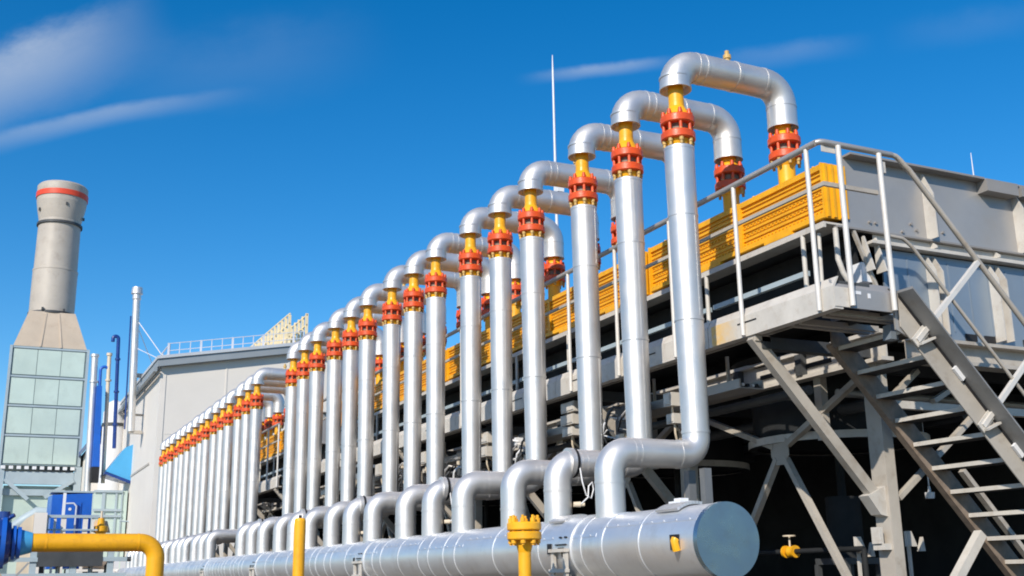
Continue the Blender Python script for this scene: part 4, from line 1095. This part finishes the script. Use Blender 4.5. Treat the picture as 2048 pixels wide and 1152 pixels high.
def hood(b):
    lo = [(hx0 + 0.05, hy0, 12.5), (hx1 - 0.05, hy0, 12.5), (hx1 - 0.05, hy1, 12.5), (hx0 + 0.05, hy1, 12.5)]
    r = 1.04
    b.hexa(lo + [(SX - r, SY - r, 14.38), (SX + r, SY - r, 14.38), (SX + r, SY + r, 14.38), (SX - r, SY + r, 14.38)])
hd = P('transition_hood', M['hood'], hood)
P('hood_rib', M['hood'], lambda b: [b.bar((SX + a, hy0 - 0.02, 12.5), (SX + a * 0.62, SY - 1.06, 14.3), 0.07, 0.05, (0, -1, 0)) for a in (-0.42, 0.5)], hd)
t['stack'] = 1
cs = P('casing', M['seam_grey'], lambda b: b.box(hx0, hx1, hy0, hy1, 6.9, 12.5))
for i in range(4):
    z0 = 6.98 + i * 1.385
    for j in range(3):
        x0 = hx0 + 0.11 + j * (hx1 - hx0 - 0.2) / 3
        P('panel', M['pale_green'], lambda b: b.box(x0, x0 + (hx1 - hx0 - 0.2) / 3 - 0.025, hy0 - 0.03, hy0 - 0.002, z0, z0 + 1.21), cs)
    P('panel', M['pale_green'], lambda b: b.box(hx0 - 0.03, hx0 - 0.002, hy0 + 0.08, hy1 - 0.08, z0, z0 + 1.21), cs)
    P('band_rail', M['frame_blue_grey'], lambda b: b.box(hx0 - 0.02, hx1 + 0.02, hy0 - 0.05, hy0 - 0.031, z0 + 1.25, z0 + 1.33), cs)
for x in (hx0 - 0.02, hx1 + 0.02):
    P('corner_post', M['frame_blue_grey'], lambda b: b.box(x - 0.06, x + 0.06, hy0 - 0.08, hy0 - 0.035, 6.9, 12.5), cs)
P('casing_flange', M['white'], lambda b: [b.box(hx0 + 0.05 + 0.33 * i, hx0 + 0.23 + 0.33 * i, hy0 - 0.14, hy0 - 0.06, 6.72, 6.86) for i in range(10)], cs)
for x in (hx0 + 0.05, hx1 + 0.02):
    for y in (hy0 + 0.1, hy1 - 0.1):
        P('leg', M['frame_blue_grey'], lambda b: b.box(x - 0.16, x + 0.16, y - 0.16, y + 0.16, 0.41, 6.88))
P('top_beam', M['frame_blue_grey'], lambda b: (b.box(hx0 + 0.22, hx1 - 0.15, hy0, hy0 + 0.2, 6.05, 6.62), b.box(hx0 + 0.22, hx1 - 0.15, hy0 + 0.22, hy0 + 0.3, 5.55, 5.85)))
P('knee', M['frame_blue_grey'], lambda b: (b.bar((hx0 + 0.25, hy0 - 0.05, 6.25), (SX - 0.35, hy0 - 0.05, 5.35), 0.17, 0.17, (0, 1, 0)), b.bar((hx1 - 0.15, hy0 - 0.05, 6.25), (SX + 0.35, hy0 - 0.05, 5.45), 0.17, 0.17, (0, 1, 0))))
P('duct_wall', M['pale_green'], lambda b: b.box(hx0 + 0.25, hx1 - 0.2, hy0 + 0.4, hy1, 0.6, 6.0))
P('elbow_duct', M['frame_blue_grey'], lambda b: b.tube([(hx0 - 0.6, hy0 - 0.3, 4.0), (hx0 + 0.8, hy0 - 0.3, 4.05), (SX - 0.4, hy0 - 0.3, 4.4), (SX + 0.1, hy0 - 0.3, 4.75), (SX + 0.8, hy0 - 0.3, 4.7)], 0.26, 16))
P('lower_beam', M['frame_blue_grey'], lambda b: b.box(hx0 - 0.6, hx1, hy0 - 0.12, hy0 + 0.1, 3.55, 3.85))
P('lower_shadow_beam', M['seam_grey'], lambda b: b.box(hx0 - 0.4, hx1 - 0.1, hy0 - 0.1, hy0 + 0.1, 3.15, 3.5))

t.location = (3.08, 77.3, -0.54); t.scale = (1.34, 1.34, 1.34)
del t['stack']

# ------------------------------------------------------------------ vents and flues beside the hall
Yv = 54.0
t = thing('flue_mast', 'tall slim silver flue with a cap, bracketed to the hall wall', 'flue', (5.95, Yv, 8.2))
P('pipe', M['alu'], lambda b: b.tube([(6.0, Yv, 8.4), (5.83, Yv, 14.75)], 0.17, 14))
P('cap', M['alu'], lambda b: b.lathe((5.83, Yv, 14.7), (0, 0, 1), [(0, 0.17), (0.05, 0.20), (0.28, 0.20), (0.3, 0.27), (0.62, 0.24), (0.66, 0.02)], 16))
P('guy_wire', M['rail_pale'], lambda b: (b.rod((5.87, Yv, 13.8), (7.2, Yv - 1.0, 11.7), 0.025, 6), b.rod((5.9, Yv, 12.4), (7.1, Yv - 1.0, 11.65), 0.02, 6), b.rod((5.88, Yv, 13.6), (7.35, Yv + 3.0, 11.7), 0.02, 6)))
P('bracket', M['steel'], lambda b: b.box(5.9, 6.5, Yv - 0.1, Yv + 0.1, 8.3, 8.45))
P('bracket', M['steel'], lambda b: b.box(6.1, 6.6, Yv + 0.4, Yv + 0.5, 9.2, 9.3))
P('bracket', M['steel'], lambda b: b.box(5.95, 6.7, Yv + 0.2, Yv + 0.3, 11.0, 11.2))
P('side_line', M['blue_dark'], lambda b: b.rod((5.72, Yv, 8.5), (5.62, Yv, 13.9), 0.035, 6))
for nm, lab, x0, z0, x1, z1, r, m, hook in (
    ('vent_pipe', 'straight silver vent pipe right beside the stack casing', 4.30, 5.6, 4.16, 11.9, 0.15, 'alu', 0),
    ('vent_pipe', 'thin blue vent pipe with a rounded hook top, between silver and beige pipes', 4.60, 6.2, 4.46, 11.2, 0.07, 'blue', 0.18),
    ('vent_pipe', 'slim beige vent pipe between two blue hooked pipes', 4.95, 6.0, 4.80, 12.0, 0.09, 'beige', 0),
    ('vent_pipe', 'tallest dark blue vent pipe with a small hooked top', 5.32, 7.6, 5.14, 12.75, 0.085, 'blue_dark', -0.12)):
    t = thing(nm, lab, 'vent pipe', (x0, Yv, z0), 'vent pipes between the stack and the hall')
    if hook:
        pts = [(x0, Yv, z0), (x1, Yv, z1)] + [tuple(p) for p in arc((x1 + hook, Yv, z1), PI if hook > 0 else 0, 0 if hook > 0 else PI, abs(hook), (1, 0, 0), (0, 0, 1), 8)][1:] + [(x1 + 2 * hook, Yv, z1 - (1.2 if hook > 0 else 0.15))]
    else:
        pts = [(x0, Yv, z0), (x1, Yv, z1)]
    P('pipe', M[m], lambda b: b.tube(pts, r, 12))
    if hook == 0:
        P('collar', M[m], lambda b: (b.lathe((x1, Yv, z1 - 0.1), (0, 0, 1), [(0, r), (0.02, r + 0.04), (0.14, r + 0.04), (0.14, 0.01)], 12), b.lathe((x1 + 0.04, Yv, z1 - 1.3), (0, 0, 1), [(0, r), (0.01, r + 0.05), (0.09, r + 0.05), (0.1, r)], 12)))
    else:
        P('clamp', M[m], lambda b: [b.lathe((x0 + (x1 - x0) * f, Yv, z0 + (z1 - z0) * f), (0, 0, 1), [(0, r), (0.01, r + 0.04), (0.1, r + 0.04), (0.11, r)], 10) for f in (0.2, 0.5, 0.8)])
t = thing('blue_duct', 'upright blue duct with a black lower end beside the vent pipes', 'duct', (4.55, Yv - 0.3, 5.8))
P('duct', M['blue'], lambda b: b.hexa([(4.40, Yv - 0.5, 6.7), (4.72, Yv - 0.5, 6.7), (4.72, Yv - 0.1, 6.7), (4.40, Yv - 0.1, 6.7), (4.33, Yv - 0.5, 10.4), (4.55, Yv - 0.5, 10.4), (4.55, Yv - 0.1, 10.4), (4.33, Yv - 0.1, 10.4)]))
P('outlet', M['black'], lambda b: b.box(4.40, 4.72, Yv - 0.52, Yv - 0.08, 6.0, 6.69))
t = thing('intake_hood', 'light blue slanted intake hood projecting from the hall side wall', 'duct', (5.6, Yv, 5.9))
P('hood', M['sky_blue'], lambda b: b.hexa([(4.95, Yv - 1.0, 6.45), (6.05, Yv - 1.0, 6.05), (6.6, Yv + 1.0, 6.05), (4.95, Yv + 1.0, 6.45), (5.72, Yv - 1.0, 7.55), (6.05, Yv - 1.0, 7.7), (6.6, Yv + 1.0, 7.7), (5.72, Yv + 1.0, 7.55)]))
P('lip', M['blue_dark'], lambda b: b.hexa([(4.90, Yv - 1.05, 6.33), (6.07, Yv - 1.05, 5.90), (6.6, Yv + 1.0, 5.9), (4.90, Yv + 1.0, 6.33), (4.90, Yv - 1.05, 6.44), (6.07, Yv - 1.05, 6.04), (6.6, Yv + 1.0, 6.04), (4.90, Yv + 1.0, 6.44)]))
t = thing('storage_silo', 'white cylindrical vessel behind the blue hooked vent pipe', 'tank', (6.5, 66.5, 0))
P('body', M['white'], lambda b: b.lathe((6.45, 66.5, 0), (0, 0, 1), [(0, 0.62), (11.0, 0.62), (11.6, 0.35), (11.8, 0.02)], 24))
P('hoop', M['dark_steel'], lambda b: b.lathe((6.45, 66.5, 10.2), (0, 0, 1), [(0, 0.62), (0, 0.66), (0.18, 0.66), (0.18, 0.62)], 24))
t = thing('plant_shed', 'pale annex behind the vent pipes, joined to the hall side', 'building', (5.6, 70.0, 0))
P('wall', M['hall_trim'], lambda b: b.box(5.6, 6.9, 70.0, 82.0, 0, 9.6))
P('roof', M['blue_dark'], lambda b: b.prism([(5.3, 9.3), (6.9, 11.5), (6.9, 11.8), (5.3, 9.6)], 'y', 69.8, 82.2))
K = 1.148                                            # the vents stand at the far end of the visible side wall
for o in bpy.data.objects:
    if o.parent is None and (o.name.split('.')[0] in ('flue_mast', 'vent_pipe', 'blue_duct', 'intake_hood')):
        k_ = 1.0556 if o.name == 'flue_mast' else K
        o.scale = (k_, k_, k_)
        o.location = {'flue_mast': (6.28, 57.0, 8.57), 'blue_duct': (5.22, 61.7, 6.42), 'intake_hood': (6.43, 62.0, 6.54)}.get(o.name, o.location)
VP_LOC = {'vent_pipe': (4.94, 62.0, 6.19), 'vent_pipe.001': (5.28, 62.0, 6.88), 'vent_pipe.002': (5.68, 62.0, 6.65), 'vent_pipe.003': (6.11, 62.0, 8.49)}
for n_, l_ in VP_LOC.items():
    bpy.data.objects[n_].location = l_
# blue cabinet with white ladder and railing, pale panelled enclosure
Yq = 52.0
t = thing('blue_cabinet', 'bright blue equipment cabinet below the pale casing', 'cabinet', (3.6, Yq, 2.0))
P('case', M['blue'], lambda b: b.hexa([(2.76, Yq, 2.2), (4.42, Yq, 2.2), (4.42, Yq + 1.5, 2.2), (2.66, Yq + 1.5, 2.2), (2.76, Yq, 5.3), (4.38, Yq, 5.4), (4.38, Yq + 1.5, 5.4), (2.66, Yq + 1.5, 5.3)]))
P('door', M['blue'], lambda b: b.box(3.15, 3.95, Yq - 0.04, Yq - 0.002, 3.0, 5.0))
P('emblem', M['white'], lambda b: b.lathe((3.5, Yq - 0.045, 4.7), (0, -1, 0), [(0, 0.07), (0.01, 0.07), (0.01, 0.002)], 6))
P('top_edge', M['frame_blue_grey'], lambda b: b.box(2.7, 4.45, Yq - 0.03, Yq + 1.5, 5.41, 5.48))
t = thing('steel_ladder', 'white ladder frame standing in front of the blue cabinet', 'ladder', (3.4, Yq - 0.6, 0))
P('stile', M['white'], lambda b: b.box(3.16, 3.28, Yq - 0.6, Yq - 0.52, 0, 5.35))
P('stile', M['rail_pale'], lambda b: b.tube([(3.28, Yq - 0.56, 4.9), (3.6, Yq - 0.56, 4.92), (3.72, Yq - 0.56, 4.8), (3.72, Yq - 0.56, 0.0)], 0.04, 8))
for z_ in (1.0, 1.4, 1.8, 2.2, 2.6, 3.0, 3.4):
    P('rung', M['rail_pale'], lambda b: b.rod((3.28, Yq - 0.56, z_), (3.7, Yq - 0.56, z_), 0.025, 6))
t = thing('guard_railing', 'pale guard railing of flat posts before the blue cabinet', 'railing', (3.4, Yq - 1.0, 2.2))
for x in (2.55, 2.85, 3.14, 4.0, 4.35):
    P('post', M['hall_trim'], lambda b: b.box(x, x + (0.2 if x in (3.14, 4.0) else 0.1), Yq - 1.0, Yq - 0.94, 1.6, 4.35))
P('top_bar', M['frame_blue_grey'], lambda b: b.box(2.5, 4.6, Yq - 1.05, Yq - 1.001, 4.28, 4.40))
P('mid_bar', M['frame_blue_grey'], lambda b: b.box(2.5, 4.6, Yq - 1.05, Yq - 1.001, 3.75, 3.82))
t = thing('panel_enclosure', 'pale green panelled enclosure between the blue cabinet and the hall', 'enclosure', (6.0, 61.0, 0))
P('casing', M['pale_green'], lambda b: b.box(5.2, 6.85, 61.0, 65.0, 0, 6.2))
P('frame', M['frame_blue_grey'], lambda b: ([b.box(x, x + wd, 60.94, 60.999, 0, 6.2) for x, wd in ((5.60, 0.16), (6.25, 0.10), (6.55, 0.06))], [b.box(5.2, 6.6, 60.90, 60.939, z, z + 0.12) for z in (4.85, 5.15, 6.1)]))
P('rail', M['frame_blue_grey'], lambda b: (b.rod((6.5, 60.5, 4.65), (7.1, 60.5, 4.6), 0.045, 6), b.rod((7.08, 60.5, 4.6), (7.08, 60.5, 3.6), 0.045, 6)))
t = thing('yellow_valve', 'small blurred yellow valve fitting standing before the panelled enclosure', 'valve', (4.75, Yq - 0.5, 0))
P('body', M['yellow'], lambda b: (b.lathe((4.78, Yq - 0.5, 0), (0, 0, 1), [(0, 0.14), (3.6, 0.14), (3.75, 0.3), (3.95, 0.3), (4.0, 0.16), (4.3, 0.13), (4.3, 0.01)], 16)))
P('wing', M['beige'], lambda b: (b.prism([(4.42, 3.7), (5.2, 3.7), (5.05, 4.2), (4.55, 4.25)], 'y', Yq - 0.3, Yq - 0.2), b.rod((4.78, Yq - 0.5, 4.2), (4.78, Yq - 0.5, 4.6), 0.05, 8)))
t = thing('tan_crate', 'pale tan equipment crate at the left end of the railing', 'crate', (2.3, Yq - 1.2, 0))
P('body', M['hall_trim'], lambda b: b.box(2.05, 2.55, Yq - 1.6, Yq - 1.1, 0, 4.45))
P('side_plate', M['beige'], lambda b: b.prism([(1.55, 0), (2.04, 0), (2.04, 4.4), (1.75, 4.2), (1.55, 3.95)], 'y', Yq - 1.55, Yq - 1.3))
t = thing('pump_skid', 'dark brown pump skid legs under the yellow gas pipe', 'pump', (4.5, 46.0, 0))
for x in (3.75, 4.1, 4.6):
    P('leg', M['dark_steel'], lambda b: b.box(x, x + 0.2, 46, 46.2, 0, 2.15))
P('drum', M['rust_edge'], lambda b: b.lathe((3.75, 46.3, 2.3), (1, 0, 0), [(0, 0.01), (0, 0.24), (1.1, 0.24), (1.1, 0.01)], 16))
P('deck', M['hall_trim'], lambda b: b.box(3.3, 5.2, 45.9, 46.5, 2.02, 2.10))
t = thing('panel_fence', 'low white panel fence behind the bend of the yellow gas pipe', 'fence', (5.0, 47.5, 0))
for i in range(6):
    P('panel', M['white'], lambda b: b.box(4.35 + 0.3 * i, 4.60 + 0.3 * i, 47.5, 47.56, 0, 2.5))
P('rail', M['rail_pale'], lambda b: b.box(4.3, 6.15, 47.57, 47.62, 1.9, 2.0))

for o in list(bpy.data.objects):
    if '_o' in o: del o['_o']
